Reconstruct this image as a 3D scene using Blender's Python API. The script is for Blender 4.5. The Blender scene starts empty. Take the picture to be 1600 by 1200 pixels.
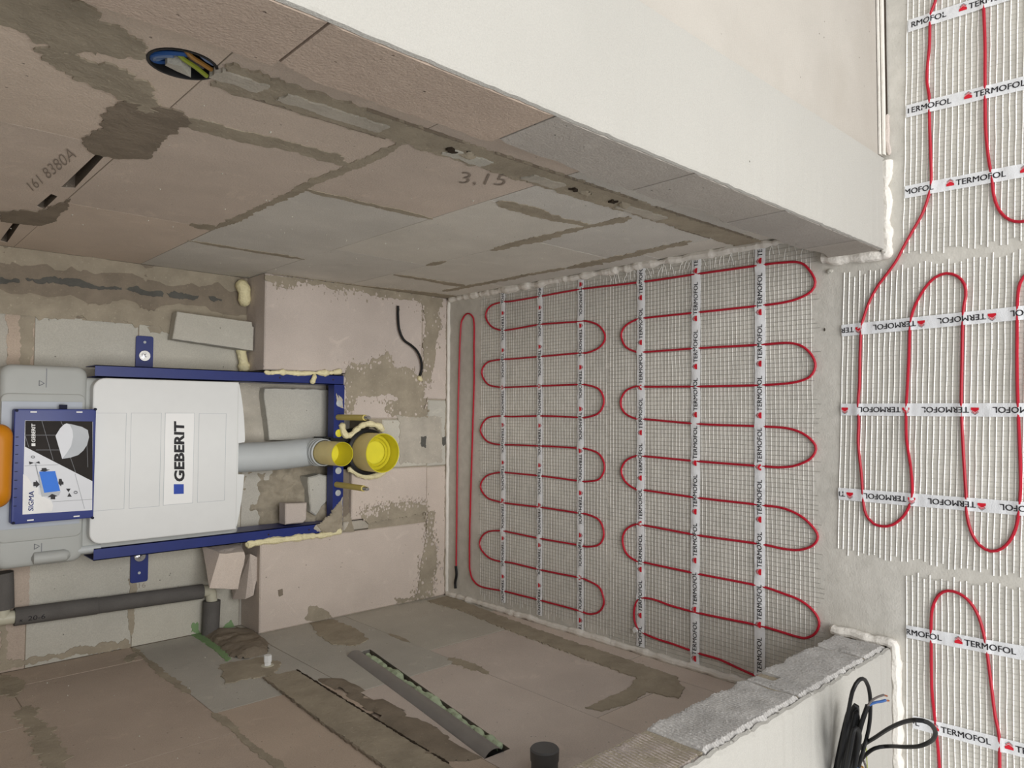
import bpy, bmesh, math, random
from mathutils import Vector, Matrix, noise
from mathutils.geometry import tessellate_polygon
random.seed(7)
C = bpy.context.scene.collection
SC = bpy.context.scene

# ------------------------------------------------------------------ camera, world, light, exposure
CAM = {'f': 1131.05, 'loc': [0.1104, -1.9106, 1.5], 'right': [0.999223, -0.025709, 0.029859], 'up': [-0.004167, 0.684606, 0.728901], 'fwd': [0.039181, 0.72846, -0.683967]}
cd = bpy.data.cameras.new('camera'); cam = bpy.data.objects.new('camera', cd); C.objects.link(cam)
cd.sensor_fit = 'HORIZONTAL'; cd.sensor_width = 36; cd.lens = CAM['f'] / 1600 * 36; cd.clip_start = .02; cd.clip_end = 60
# the phone was held sideways: the picture's right is the world's down
cr, cu, cf = Vector(CAM['right']), Vector(CAM['up']), Vector(CAM['fwd'])
m3 = Matrix((-cu, cr, -cf)).transposed()
cam.matrix_world = Matrix.Translation(CAM['loc']) @ m3.to_4x4()
SC.camera = cam
wd = bpy.data.worlds.new('world'); SC.world = wd; wd.use_nodes = True
bg = wd.node_tree.nodes['Background']; bg.inputs[0].default_value = (.90, .94, 1, 1); bg.inputs[1].default_value = .50
def area(name, loc, target, sx, sy, power, col):
    l = bpy.data.lights.new(name, 'AREA'); l.shape = 'RECTANGLE'; l.size = sx; l.size_y = sy; l.energy = power; l.color = col
    o = bpy.data.objects.new(name, l); C.objects.link(o); o.location = loc
    o.rotation_euler = (Vector(target) - Vector(loc)).to_track_quat('-Z', 'Y').to_euler(); return o
area('window_daylight', (.10, -4.3, 1.35), (.05, 0, .75), 2.5, 2.1, 82, (1, .99, .975))
SC.view_settings.view_transform = 'Standard'; SC.view_settings.look = 'None'; SC.view_settings.gamma = 1
SC.view_settings.use_curve_mapping = False
SC.view_settings.exposure = 0.54

# ------------------------------------------------------------------ materials
def srgb(r, g, b):
    f = lambda c: (c / 255 / 12.92) if c <= 10 else ((c / 255 + .055) / 1.055) ** 2.4
    return (f(r), f(g), f(b), 1)
class NT:
    def __init__(s, name):
        s.m = bpy.data.materials.new(name); s.m.use_nodes = True; s.t = s.m.node_tree; s.n = s.t.nodes; s.l = s.t.links
        s.b = s.n['Principled BSDF']
        s.pos = s.n.new('ShaderNodeNewGeometry').outputs['Position']
    def lk(s, a, b): s.l.new(a, b)
    def noise(s, scale, detail=4, rough=.55, vec=None, dist=0):
        n = s.n.new('ShaderNodeTexNoise'); n.inputs['Scale'].default_value = scale; n.inputs['Detail'].default_value = detail
        n.inputs['Roughness'].default_value = rough; n.inputs['Distortion'].default_value = dist
        s.lk(vec or s.pos, n.inputs['Vector']); return n.outputs['Fac']
    def voro(s, scale):
        n = s.n.new('ShaderNodeTexVoronoi'); n.inputs['Scale'].default_value = scale; s.lk(s.pos, n.inputs['Vector']); return n.outputs['Distance']
    def ramp(s, fac, a, b, ca=(0, 0, 0, 1), cb=(1, 1, 1, 1)):
        n = s.n.new('ShaderNodeValToRGB'); e = n.color_ramp.elements
        e[0].position = a; e[0].color = ca; e[1].position = b; e[1].color = cb; s.lk(fac, n.inputs[0]); return n.outputs[0]
    def mix(s, fac, a, b, mode='MIX'):
        n = s.n.new('ShaderNodeMix'); n.data_type = 'RGBA'; n.blend_type = mode
        for v, i in ((fac, 0), (a, 6), (b, 7)):
            if isinstance(v, (int, float)): n.inputs[i].default_value = v
            elif isinstance(v, tuple): n.inputs[i].default_value = v
            else: s.lk(v, n.inputs[i])
        return n.outputs[2]
    def math(s, op, a, b=None):
        n = s.n.new('ShaderNodeMath'); n.operation = op
        for i, v in enumerate((a, b)):
            if v is None: continue
            if isinstance(v, (int, float)): n.inputs[i].default_value = v
            else: s.lk(v, n.inputs[i])
        return n.outputs[0]
    def rnd(s): return s.n.new('ShaderNodeObjectInfo').outputs['Random']
    def bump(s, h, dist, strength=1):
        n = s.n.new('ShaderNodeBump'); n.inputs['Distance'].default_value = dist; n.inputs['Strength'].default_value = strength
        s.lk(h, n.inputs['Height']); s.lk(n.outputs[0], s.b.inputs['Normal'])
    def done(s, col, rough=.9, spec=.25):
        if isinstance(col, tuple): s.b.inputs['Base Color'].default_value = col
        else: s.lk(col, s.b.inputs['Base Color'])
        s.b.inputs['Roughness'].default_value = rough; s.b.inputs['Specular IOR Level'].default_value = spec
        return s.m
def mul(c, k): return (c[0] * k, c[1] * k, c[2] * k, 1)

def aac(name, c, blotch=None, dust=.5):
    t = NT(name)
    big = t.ramp(t.noise(5, 5), .3, .7, mul(c, .90), mul(c, 1.07))
    r = t.rnd(); tint = t.ramp(r, 0, 1, (.93, .93, .95, 1), (1.04, 1.02, 1.0, 1))
    col = t.mix(1.0, big, tint, 'MULTIPLY')
    fine = t.ramp(t.noise(420, 3, .7), .25, .75, (.85, .85, .85, 1), (1.1, 1.1, 1.1, 1))
    col = t.mix(1.0, col, fine, 'MULTIPLY')
    pits = t.ramp(t.voro(48), .03, .085)                     # scattered pores
    keep = t.ramp(t.noise(30, 2), .47, .55)
    pitm = t.math('MULTIPLY', t.math('SUBTRACT', 1, pits), keep)
    col = t.mix(pitm, col, mul(c, .55))
    dustm = t.math('MULTIPLY', t.ramp(t.noise(14, 6, .7, dist=1.2), .58, .72), dust)
    col = t.mix(dustm, col, mul(c, 1.16))
    h = t.math('ADD', t.math('MULTIPLY', t.noise(300, 4, .65), .7), t.math('MULTIPLY', t.noise(60, 3), .6))
    h = t.math('SUBTRACT', h, t.math('MULTIPLY', pitm, 1.2))
    t.bump(h, .0017)
    return t.done(col, .95, .12)
def mortar(name, c, s=1.0):
    t = NT(name)
    col = t.ramp(t.noise(16 * s, 6, .6), .28, .72, mul(c, .80), mul(c, 1.15))
    sp = t.ramp(t.noise(160, 3, .7), .62, .74); col = t.mix(sp, col, mul(c, 1.35))
    h = t.math('ADD', t.noise(45, 6, .65), t.math('MULTIPLY', t.noise(260, 3, .6), .35)); t.bump(h, .003)
    return t.done(col, .92, .15)
def plain(name, c, rough=.45, spec=.4, metal=0, var=.06, bump=0, bs=200):
    t = NT(name)
    col = t.ramp(t.noise(22, 4), .3, .7, mul(c, 1 - var), mul(c, 1 + var))
    t.b.inputs['Metallic'].default_value = metal
    if bump: t.bump(t.noise(bs, 4), bump)
    return t.done(col, rough, spec)

M = {}
M['pink'] = aac('aerated_concrete_pinkish', srgb(210, 198, 187))
M['grey'] = aac('aerated_concrete_grey', srgb(194, 190, 179))
M['brown'] = aac('aerated_concrete_browner', srgb(194, 178, 162))
M['grey_lit'] = aac('aerated_concrete_lit_grey', srgb(218, 214, 204))  # lighter copy of grey, extra light on the right wall put into colour
M['brown_lit'] = aac('aerated_concrete_lit_tan', srgb(216, 201, 185))  # lighter tan copy, likewise brightening the right wall through its colour
M['grey_shaded'] = aac('aerated_concrete_shaded_grey', srgb(168, 162, 154))  # darker copy of grey, the pier's shade put into the colour
M['brown_shaded'] = aac('aerated_concrete_shaded_tan', srgb(174, 158, 144))  # darker tan copy for the upper pier, shade put into its colour
M['pale'] = aac('aerated_concrete_pale_grey', srgb(200, 197, 185))
M['mortar'] = mortar('thin_bed_mortar', srgb(164, 154, 136))
M['mortar_wet'] = mortar('dark_mortar', srgb(138, 127, 112))
M['mortar_pale'] = mortar('pale_mortar', srgb(184, 177, 164))
M['bitumen'] = mortar('dark_grey_smear', srgb(96, 95, 90))
M['dark'] = plain('dark_hollow', srgb(62, 54, 46), .95, .1)
M['foam_yellow'] = plain('yellow_foam', srgb(238, 228, 184), .6, .3, var=.08, bump=.005, bs=110)
M['foam_white'] = plain('white_foam', srgb(226, 221, 212), .65, .3, var=.05, bump=.002, bs=120)
M['foam_green'] = plain('greenish_foam', srgb(178, 192, 162), .7, .25, var=.12, bump=.003, bs=90)
M['steel_blue'] = plain('blue_powder_coat', srgb(28, 44, 114), .38, .45)
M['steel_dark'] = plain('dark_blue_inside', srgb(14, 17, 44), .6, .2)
M['blue_plastic'] = plain('blue_plastic', srgb(48, 60, 124), .42, .4)
M['white_plastic'] = plain('white_cover_plastic', srgb(224, 225, 223), .5, .35, var=.015)
M['sticker'] = plain('white_sticker', srgb(238, 238, 236), .4, .4, var=.01)
M['grey_plastic'] = plain('light_grey_cistern_plastic', srgb(176, 178, 174), .5, .3, var=.02)
M['sheet'] = plain('blue_grey_plate', srgb(166, 172, 181), .4, .45, var=.03)
M['pvc'] = plain('grey_pvc', srgb(132, 128, 124), .45, .4, var=.07)
M['pvc_dark'] = plain('dark_grey_pvc', srgb(88, 88, 88), .5, .4)
M['flush'] = plain('pale_grey_pe', srgb(186, 190, 190), .4, .4, var=.03)
M['insul'] = plain('grey_pipe_insulation', srgb(98, 95, 92), .85, .2, var=.10, bump=.001, bs=300)
M['ppr'] = plain('cream_fitting_plastic', srgb(196, 192, 172), .4, .4)
M['yellow'] = plain('yellow_plug_plastic', srgb(224, 214, 58), .4, .4, var=.05)
M['yellow_out'] = plain('dull_yellow_plastic', srgb(244, 226, 158), .5, .35, var=.06)
M['olive'] = plain('olive_sleeve', srgb(204, 186, 104), .45, .35)
M['black'] = plain('black_rubber', srgb(20, 20, 21), .5, .3)
M['black_pe'] = plain('black_pe', srgb(24, 24, 25), .5, .35)
M['chrome'] = plain('zinc_plated_steel', srgb(205, 205, 205), .22, .5, metal=1)
M['copper'] = plain('copper', srgb(200, 130, 96), .35, .5, metal=1)
M['red'] = plain('red_cable_sheath', srgb(176, 28, 47), .45, .3, var=.08)
M['yarn'] = plain('white_glass_yarn', srgb(242, 240, 234), .6, .3)
M['yarn_shadow_grey'] = plain('greyish_glass_yarn', srgb(150, 148, 140), .6, .3)  # strands coloured grey to give the niche mesh its dark shadow lines
M['yarn_thin'] = plain('thin_glass_yarn', srgb(196, 194, 186), .6, .3)
M['ink'] = plain('black_print', srgb(34, 32, 36), .5, .3)
M['ink_red'] = plain('red_print', srgb(206, 30, 48), .5, .3)
M['ink_grey'] = plain('grey_print', srgb(150, 150, 150), .5, .3)
M['ink_blue'] = plain('blue_print', srgb(46, 74, 168), .5, .3)
M['ink_cyan'] = plain('bright_blue_print', srgb(48, 118, 220), .5, .3)
M['ink_white'] = plain('white_print', srgb(232, 232, 230), .5, .3)
M['print_dark'] = plain('dark_photo_print', srgb(36, 31, 28), .6, .2, var=.2)
M['print_light'] = plain('light_photo_print', srgb(214, 216, 220), .4, .4, var=.02)
M['print_mid'] = plain('mid_grey_print', srgb(176, 180, 184), .4, .4, var=.06)
M['print_line'] = plain('grey_line_print', srgb(126, 128, 132), .4, .4)
M['orange'] = plain('orange_plastic', srgb(196, 124, 14), .4, .4, var=.06)
M['wire_blue'] = plain('blue_wire', srgb(42, 82, 140), .4, .4)
M['wire_pale'] = plain('pale_blue_wire', srgb(98, 118, 150), .4, .4)
M['wire_green'] = plain('yellow_green_wire', srgb(136, 146, 52), .4, .4)
M['wire_brown'] = plain('brown_wire', srgb(150, 108, 50), .4, .4)
M['wire_grey'] = plain('grey_wire', srgb(90, 84, 82), .4, .4)
M['spray'] = plain('green_marking_paint', srgb(132, 160, 116), .9, .1)
M['pencil'] = plain('pencil_line', srgb(146, 134, 122), .9, .1)
def tape_mat(name, alpha):
    t = NT(name); w = t.noise(500, 2); t.bump(w, .0006)
    m = t.done(srgb(240, 241, 243), .36, .4); t.b.inputs['Alpha'].default_value = alpha; return m
M['tape'] = tape_mat('translucent_white_tape', .94)
M['tape_thin'] = tape_mat('sheer_white_tape', .84)
def concrete():
    t = NT('screed_concrete'); c = srgb(210, 206, 197)
    a = t.ramp(t.noise(2.2, 7, .62, dist=.6), .30, .72, mul(c, .80), mul(c, 1.12))
    b = t.ramp(t.noise(34, 5, .65), .3, .72, (.90, .90, .89, 1), (1.07, 1.07, 1.07, 1))
    col = t.mix(1, a, b, 'MULTIPLY')
    sp = t.ramp(t.noise(230, 2), .66, .74); col = t.mix(t.math('MULTIPLY', sp, .5), col, mul(c, .62))
    h = t.math('ADD', t.noise(40, 5), t.math('MULTIPLY', t.noise(300, 3), .4)); t.bump(h, .0012)
    return t.done(col, .72, .28)
M['floor'] = concrete()
def plaster(name, c, k, pinkish=None):
    t = NT(name)
    col = t.ramp(t.noise(3.2, 5, .55, dist=.4), .3, .7, mul(c, 1 - k), mul(c, 1 + k * .6))
    if pinkish: col = t.mix(t.ramp(t.noise(2.1, 6, .6), .42, .64), col, pinkish)
    g = t.ramp(t.noise(600, 2), .3, .7, (.96, .96, .96, 1), (1.03, 1.03, 1.03, 1)); col = t.mix(1, col, g, 'MULTIPLY')
    sp = t.ramp(t.voro(26), .02, .05, mul(c, .5), (1, 1, 1, 1)); kp = t.ramp(t.noise(9, 2), .5, .6)
    col = t.mix(kp, col, t.mix(1, col, sp, 'MULTIPLY'))
    t.bump(t.math('ADD', t.noise(420, 4, .7), t.math('MULTIPLY', t.noise(26, 4), .6)), .0012)
    return t.done(col, .93, .12)
M['plaster'] = plaster('white_primed_plaster', srgb(177, 174, 167), .04)
M['plaster_old'] = plaster('greyish_plaster', srgb(184, 178, 169), .09, srgb(172, 165, 155))
M['plaster_stain'] = plain('damp_stain', srgb(158, 150, 134), .93, .1, var=.12)
M['paint'] = plain('room_paint', srgb(212, 208, 200), .9, .1)
def sawn(name, c):                                            # the wire-cut end of the partition blocks: fine ridges
    t = NT(name)
    sep = t.n.new('ShaderNodeSeparateXYZ'); t.lk(t.pos, sep.inputs[0])
    z = t.math('ADD', sep.outputs[2], t.math('MULTIPLY', sep.outputs[1], .10))
    w = t.math('SINE', t.math('MULTIPLY', z, 2 * math.pi / .0064))
    f = t.noise(240, 3, .7)
    t.bump(f, .0014)
    col = t.ramp(t.noise(20, 5), .3, .7, mul(c, .86), mul(c, 1.1))
    col = t.mix(1, col, t.ramp(w, 0, 1, (.84, .84, .84, 1), (1.06, 1.06, 1.06, 1)), 'MULTIPLY')
    return t.done(col, .95, .1)
M['sawn_grey'] = sawn('sawn_block_grey', srgb(188, 185, 181))
M['sawn_pink'] = sawn('sawn_block_pinkish', srgb(188, 176, 168))

# ------------------------------------------------------------------ mesh helpers
class MB:
    def __init__(s): s.v = []; s.f = []; s.mi = []; s.sm = []
    def add(s, vs, fs, mi=0, smooth=False):
        o = len(s.v); s.v += [tuple(v) for v in vs]
        for f in fs: s.f.append(tuple(i + o for i in f)); s.mi.append(mi); s.sm.append(smooth)
    def box(s, lo, hi, mi=0):
        x0, y0, z0 = lo; x1, y1, z1 = hi
        s.add([(x0,y0,z0),(x1,y0,z0),(x1,y1,z0),(x0,y1,z0),(x0,y0,z1),(x1,y0,z1),(x1,y1,z1),(x0,y1,z1)],
              [(0,3,2,1),(4,5,6,7),(0,1,5,4),(1,2,6,5),(2,3,7,6),(3,0,4,7)], mi)
    def prism(s, front, back, mi=0, smooth=False):             # two loops of equal length, capped
        n = len(front); vs = [tuple(p) for p in front] + [tuple(p) for p in back]
        tri = tessellate_polygon([[Vector(p) for p in front]])
        fs = [tuple(t) for t in tri] + [tuple(i + n for i in reversed(t)) for t in tri]
        fs += [(i, i + n, (i + 1) % n + n, (i + 1) % n) for i in range(n)]
        s.add(vs, fs, mi, smooth)
    def tube(s, pts, r, n=8, mi=0, caps=True, flat=None, smooth=True):
        P = [Vector(p) for p in pts]; N = len(P); R = r if isinstance(r, (list, tuple)) else [r] * N
        up = None; vs = []
        for i, p in enumerate(P):
            t = (P[min(i + 1, N - 1)] - P[max(i - 1, 0)]).normalized()
            if up is None:
                up = Vector((0, 0, 1)) if abs(t.z) < .9 else Vector((0, 1, 0))
                if flat: up = Vector(flat)
            a = t.cross(up).normalized(); b = a.cross(t).normalized(); up = b
            for k in range(n):
                an = 2 * math.pi * k / n
                vs.append(p + (a * math.cos(an) + b * math.sin(an)) * R[i])
        fs = [(i*n+k, i*n+(k+1)%n, (i+1)*n+(k+1)%n, (i+1)*n+k) for i in range(N-1) for k in range(n)]
        if caps: fs += [tuple(range(n))[::-1], tuple((N-1)*n+k for k in range(n))]
        s.add(vs, fs, mi, smooth)
    def lathe(s, prof, o, ax, n=28, mi=0, smooth=True):         # prof: (radius, along the axis); closed by the caller
        ax = Vector(ax).normalized(); o = Vector(o)
        a = ax.orthogonal().normalized(); b = ax.cross(a)
        vs = [o + ax * h + (a * math.cos(2*math.pi*k/n) + b * math.sin(2*math.pi*k/n)) * max(r, 1e-5) for r, h in prof for k in range(n)]
        fs = [(i*n+k, i*n+(k+1)%n, (i+1)*n+(k+1)%n, (i+1)*n+k) for i in range(len(prof)-1) for k in range(n)]
        s.add(vs, fs, mi, smooth)
    def grid(s, nu, nv, fn, mi=0, smooth=True):
        vs = [fn(i / nu, j / nv) for j in range(nv + 1) for i in range(nu + 1)]
        s.add(vs, [(j*(nu+1)+i, j*(nu+1)+i+1, (j+1)*(nu+1)+i+1, (j+1)*(nu+1)+i) for j in range(nv) for i in range(nu)], mi, smooth)
def obj(name, mb, mats, parent=None, recalc=True, loc=None):
    me = bpy.data.meshes.new(name); me.from_pydata(mb.v, [], mb.f)
    if not isinstance(mats, (list, tuple)): mats = [mats]
    for m in mats: me.materials.append(M[m])
    me.polygons.foreach_set('material_index', mb.mi); me.polygons.foreach_set('use_smooth', mb.sm)
    if recalc:
        bm = bmesh.new(); bm.from_mesh(me); bmesh.ops.recalc_face_normals(bm, faces=bm.faces); bm.to_mesh(me); bm.free()
    if any(mb.sm):
        try: me.set_sharp_from_angle(angle=math.radians(38))
        except Exception: pass
    me.update()
    o = bpy.data.objects.new(name, me); C.objects.link(o)
    if parent: o.parent = parent
    return o
def thing(name, label, cat, group=None):
    o = bpy.data.objects.new(name, None); C.objects.link(o); o.empty_display_size = .05
    o['label'] = label; o['category'] = cat
    if group: o['group'] = group
    return o
def tag(o, label, cat, group=None):
    o['label'] = label; o['category'] = cat
    if group: o['group'] = group
    return o
def struct(o, label):
    o['kind'] = 'structure'; o['label'] = label; o['category'] = o.name.split('_')[0]; return o
def catmull(pts, step=.008, closed=False):
    P = [Vector(p) for p in pts]; out = []
    n = len(P)
    for i in range(n - 1):
        p0 = P[i-1] if i else P[0]*2 - P[1]; p1 = P[i]; p2 = P[i+1]; p3 = P[i+2] if i + 2 < n else P[-1]*2 - P[-2]
        k = max(1, int((p2 - p1).length / step))
        for j in range(k):
            t = j / k
            out.append(.5 * ((2*p1) + (p2-p0)*t + (2*p0-5*p1+4*p2-p3)*t*t + (3*p1-p0-3*p2+p3)*t**3))
    out.append(P[-1]); return out
def no(x, y, z=0, s=1): return noise.noise(Vector((x*s, y*s, z*s)))
def ragged(poly, amp=.003, seg=.006, seed=0):
    out = []; n = len(poly)
    for i in range(n):
        a = Vector(poly[i]).to_2d(); b = Vector(poly[(i+1) % n]).to_2d(); L = (b - a).length; k = max(1, int(L / seg))
        d = (b - a).normalized() if L > 0 else Vector((1, 0)); nn = Vector((-d.y, d.x))
        for j in range(k):
            p = a + (b - a) * j / k
            e = no(p.x, p.y, seed, 55) * amp * 1.1 + no(p.x, p.y, seed + 9, 170) * amp * .7 + no(p.x, p.y, seed + 5, 420) * amp * .4
            if j == 0: e *= .5
            out.append(p + nn * e)
    return out
W = .4929
FR = {'right': lambda u, v, w: (W - w, u, v), 'left': lambda u, v, w: (-W + w, u, v), 'back': lambda u, v, w: (u, .12 - w, v),
      'ledge': lambda u, v, w: (u, 0 - w, v), 'pier': lambda u, v, w: (.43 - w, u, v), 'end': lambda u, v, w: (-.333 + w, u, v),
      'front': lambda u, v, w: (u, -1.382 - w, v), 'floor': lambda u, v, w: (u, v, w)}
def block_mb(fr, u0, u1, v0, v1, d=.05, bev=.0004, jit=.0006, w0=0):
    F = FR[fr]; mb = MB(); j = lambda: random.uniform(-jit, jit)
    w = w0 + random.uniform(-.0003, .0003)
    outer = [(u0 + j(), v0 + j()), (u1 + j(), v0 + j()), (u1 + j(), v1 + j()), (u0 + j(), v1 + j())]
    inner = [(a + b * (1 if k in (0, 3) else -1) , c + b * (1 if k < 2 else -1)) for k, ((a, c), b) in enumerate(zip(outer, [bev] * 4))]
    vs = [F(u, v, w) for u, v in inner] + [F(u, v, w - bev) for u, v in outer] + [F(u, v, w - d) for u, v in outer]
    fs = [(0, 1, 2, 3)] + [(k, k + 4, (k + 1) % 4 + 4, (k + 1) % 4) for k in range(4)] + [(k + 4, k + 8, (k + 1) % 4 + 8, (k + 1) % 4 + 4) for k in range(4)] + [(11, 10, 9, 8)]
    mb.add(vs, fs); return mb
_pc = 0
def patch(fr, poly, mat, parent, amp=.003, h=.0009, name='mortar_patch', seed=0, seg=.0035, sink=.004):
    global _pc; _pc += 1; h += (_pc % 13) * .00006
    F = FR[fr]; pl = ragged(poly, amp, seg, seed); mb = MB()
    mb.prism([F(p.x, p.y, h) for p in pl], [F(p.x, p.y, -sink) for p in pl])
    return obj(name, mb, mat, parent)
def lump(fr, poly, mat, parent, h=.012, name='mortar_lump', rough=.5, seed=0, n=26, base=0.0, smooth=True):
    # a lumpy heap of mortar over an outline: a grid clipped by a soft distance to the outline
    F = FR[fr]; P = [Vector(p) for p in poly]; us = [p.x for p in P]; vs_ = [p.y for p in P]
    u0, u1, v0, v1 = min(us), max(us), min(vs_), max(vs_)
    def inside(q):
        c = False; j = len(P) - 1
        for i in range(len(P)):
            if (P[i].y > q.y) != (P[j].y > q.y) and q.x < (P[j].x - P[i].x) * (q.y - P[i].y) / (P[j].y - P[i].y) + P[i].x: c = not c
            j = i
        return c
    def dist(q):
        d = 9
        for i in range(len(P)):
            a, b = P[i], P[(i + 1) % len(P)]; ab = b - a; t = max(0, min(1, (q - a).dot(ab) / max(ab.length_squared, 1e-9)))
            d = min(d, (a + ab * t - q).length)
        return d
    mb = MB(); st = max(u1 - u0, v1 - v0) / n; nu = max(3, int((u1 - u0) / st)); nv = max(3, int((v1 - v0) / st)); ids = {}; H = {}
    for j in range(nv + 1):
        for i in range(nu + 1):
            q = Vector((u0 + (u1 - u0) * i / nu, v0 + (v1 - v0) * j / nv))
            s_ = dist(q) * (1 if inside(q) else -1) + no(q.x, q.y, seed, 70) * st * .8
            if s_ > -st * .9:
                e = min(1, max(0, s_ / (h * 1.6)))
                hh = base + h * (e ** .5) * (1 + rough * no(q.x, q.y, seed + 3, 26) + rough * .6 * no(q.x, q.y, seed + 5, 75)) - (.004 if s_ < 0 else 0)
                ids[i, j] = len(mb.v); mb.v.append(F(q.x, q.y, hh))
    for j in range(nv):
        for i in range(nu):
            k = [(i, j), (i+1, j), (i+1, j+1), (i, j+1)]
            if all(a in ids for a in k): mb.f.append(tuple(ids[a] for a in k)); mb.mi.append(0); mb.sm.append(smooth)
    return obj(name, mb, mat, parent)
def blob_tube(path, r, seed=0, n=9, bump=.35, freq=45, step=.005, sides_flat=None):
    P = catmull(path, step); mb = MB(); R = []
    Q = []
    for i, p in enumerate(P):
        e = 1 + bump * no(p.x, p.y, p.z + seed, freq) + bump * .5 * no(p.x, p.y, p.z + seed + 4, freq * 2.6)
        if i in (0, len(P) - 1): e *= .45
        R.append(r * max(.35, e)); Q.append(p + Vector((no(p.x, p.y, seed + 1, 30), no(p.x, p.y, seed + 2, 30), no(p.y, p.z, seed + 3, 30))) * r * .35)
    mb.tube(Q, R, n); return mb
_tc = {}
def text_mb(s, off=0.0):
    k = (s, off)
    if k not in _tc:
        cu_ = bpy.data.curves.new('t', 'FONT'); cu_.body = s; cu_.resolution_u = 3; cu_.offset = off
        o = bpy.data.objects.new('t', cu_); C.objects.link(o); dg = bpy.context.evaluated_depsgraph_get()
        me = bpy.data.meshes.new_from_object(o.evaluated_get(dg)); vs = [v.co.copy() for v in me.vertices]; fs = [tuple(p.vertices) for p in me.polygons]
        xs = [v.x for v in vs]; ys = [v.y for v in vs]; x0, x1, y0, y1 = min(xs), max(xs), min(ys), max(ys)
        _tc[k] = ([((v.x - x0) / (x1 - x0), (v.y - y0) / (y1 - y0)) for v in vs], fs)
        bpy.data.objects.remove(o); bpy.data.meshes.remove(me); bpy.data.curves.remove(cu_)
    return _tc[k]
def put_text(mb, s, o, xv, yv, off=0.0, mi=0):                  # o: lower left; xv, yv: full width and height vectors
    vs, fs = text_mb(s, off); o, xv, yv = Vector(o), Vector(xv), Vector(yv)
    mb.add([o + xv * a + yv * b for a, b in vs], fs, mi)
def poly_flat(mb, pts, mi=0):
    tri = tessellate_polygon([[Vector(p) for p in pts]]); mb.add(pts, [tuple(t) for t in tri], mi)
def cut(objs, cutters):
    for o in objs:
        for c in cutters:
            m = o.modifiers.new('c', 'BOOLEAN'); m.operation = 'DIFFERENCE'; m.object = c; m.solver = 'EXACT'
    dg = bpy.context.evaluated_depsgraph_get()
    for o in objs:
        me = bpy.data.meshes.new_from_object(o.evaluated_get(dg)); o.modifiers.clear(); old = o.data; o.data = me; bpy.data.meshes.remove(old)
    for c in cutters:
        me = c.data; bpy.data.objects.remove(c); bpy.data.meshes.remove(me)

# ------------------------------------------------------------------ the setting
fl = MB(); fl.box((-2.6, -4.6, -.12), (2.9, .16, 0)); floor = struct(obj('floor', fl, 'floor'), 'grey concrete screed floor under the heating mats')
ce = MB(); ce.box((-2.6, -1.9, 2.55), (2.9, .5, 2.7)); struct(obj('ceiling', ce, 'paint'), 'pale unseen ceiling over the niche, put in for the light')  # out of view, put in for its cover and bounce of light
rows = [0, .10, .378, .646, .924, 1.20, 1.475, 1.75, 2.03, 2.30, 2.55]
def build_wall(name, label, fr, ulo, uhi, rows, heads, mats, base_box, gap=.0018):
    b = MB(); b.box(*base_box); wall = struct(obj(name, b, 'mortar_wet'), label)
    bl = []
    for k in range(len(rows) - 1):
        us = [uhi] + heads[k] + [ulo]
        for i in range(len(us) - 1):
            hi, lo = us[i], us[i + 1]
            m = mats(k, (hi + lo) / 2)
            bl.append(obj('block', block_mb(fr, lo + gap / 2, hi - gap / 2, rows[k] + gap / 2, rows[k + 1] - gap / 2), m, wall))
    return wall, bl
# right wall of the niche
hr = [[-.30, -.86], [-.225, -.775], [-.39, -.94], [-.235, -.768], [-.385, -.932], [-.20, -.757], [-.40, -.95], [-.2, -.75], [-.4, -.95], [-.2, -.75]]
def mr(k, y):
    if k <= 2: return 'grey_lit'
    if k == 3: return 'brown_lit' if y < -.77 else 'grey_lit'
    return 'brown_lit'
wall_right, blr = build_wall('wall_right', 'right niche wall of large aerated concrete blocks with a filled vertical chase', 'right', -1.30, .118, rows, hr, mr, ((W + .0007, -1.36, -.1), (W + .25, .30, 2.55)))
# left wall of the niche
rl = [0, .088, .378, .655, .925, 1.20, 1.475, 1.75, 2.03, 2.30, 2.55]
hl = [[-.25, -.8], [-.415, -.965], [.02, -.53, -1.08], [-.433, -.98], [0.0, -.546, -1.09], [-.25, -.80], [0, -.546], [-.25, -.8], [0, -.54], [-.25, -.8]]
def ml(k, y):
    if k == 3: return 'grey' if y > -.43 else 'brown'
    if k >= 4: return 'brown'
    return 'grey' if y > -.4 else 'pink'
wall_left, bll = build_wall('wall_left', 'left niche wall of aerated concrete blocks with a grey pipe let into it', 'left', -1.30, .118, rl, hl, ml, ((-W - .25, -1.30, -.1), (-W - .0007, .30, 2.55)))
# back wall behind the frame
rb = [0, .38, .646, .925, 1.153, 1.205, 1.475, 1.75, 2.03, 2.30, 2.55]
hb = [[0], [.1], [-.02], [.06], [.06], [-.1], [.1], [-.1], [.1], [-.1]]
wall_back, blb = build_wall('wall_back', 'back wall of the niche behind the cistern frame', 'back', -W, .338, rb, hb, lambda k, x: 'pale' if k in (2, 3) else 'brown' if k == 4 else 'grey', ((-W, .1207, -.1), (W, .30, 2.55)))

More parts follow.
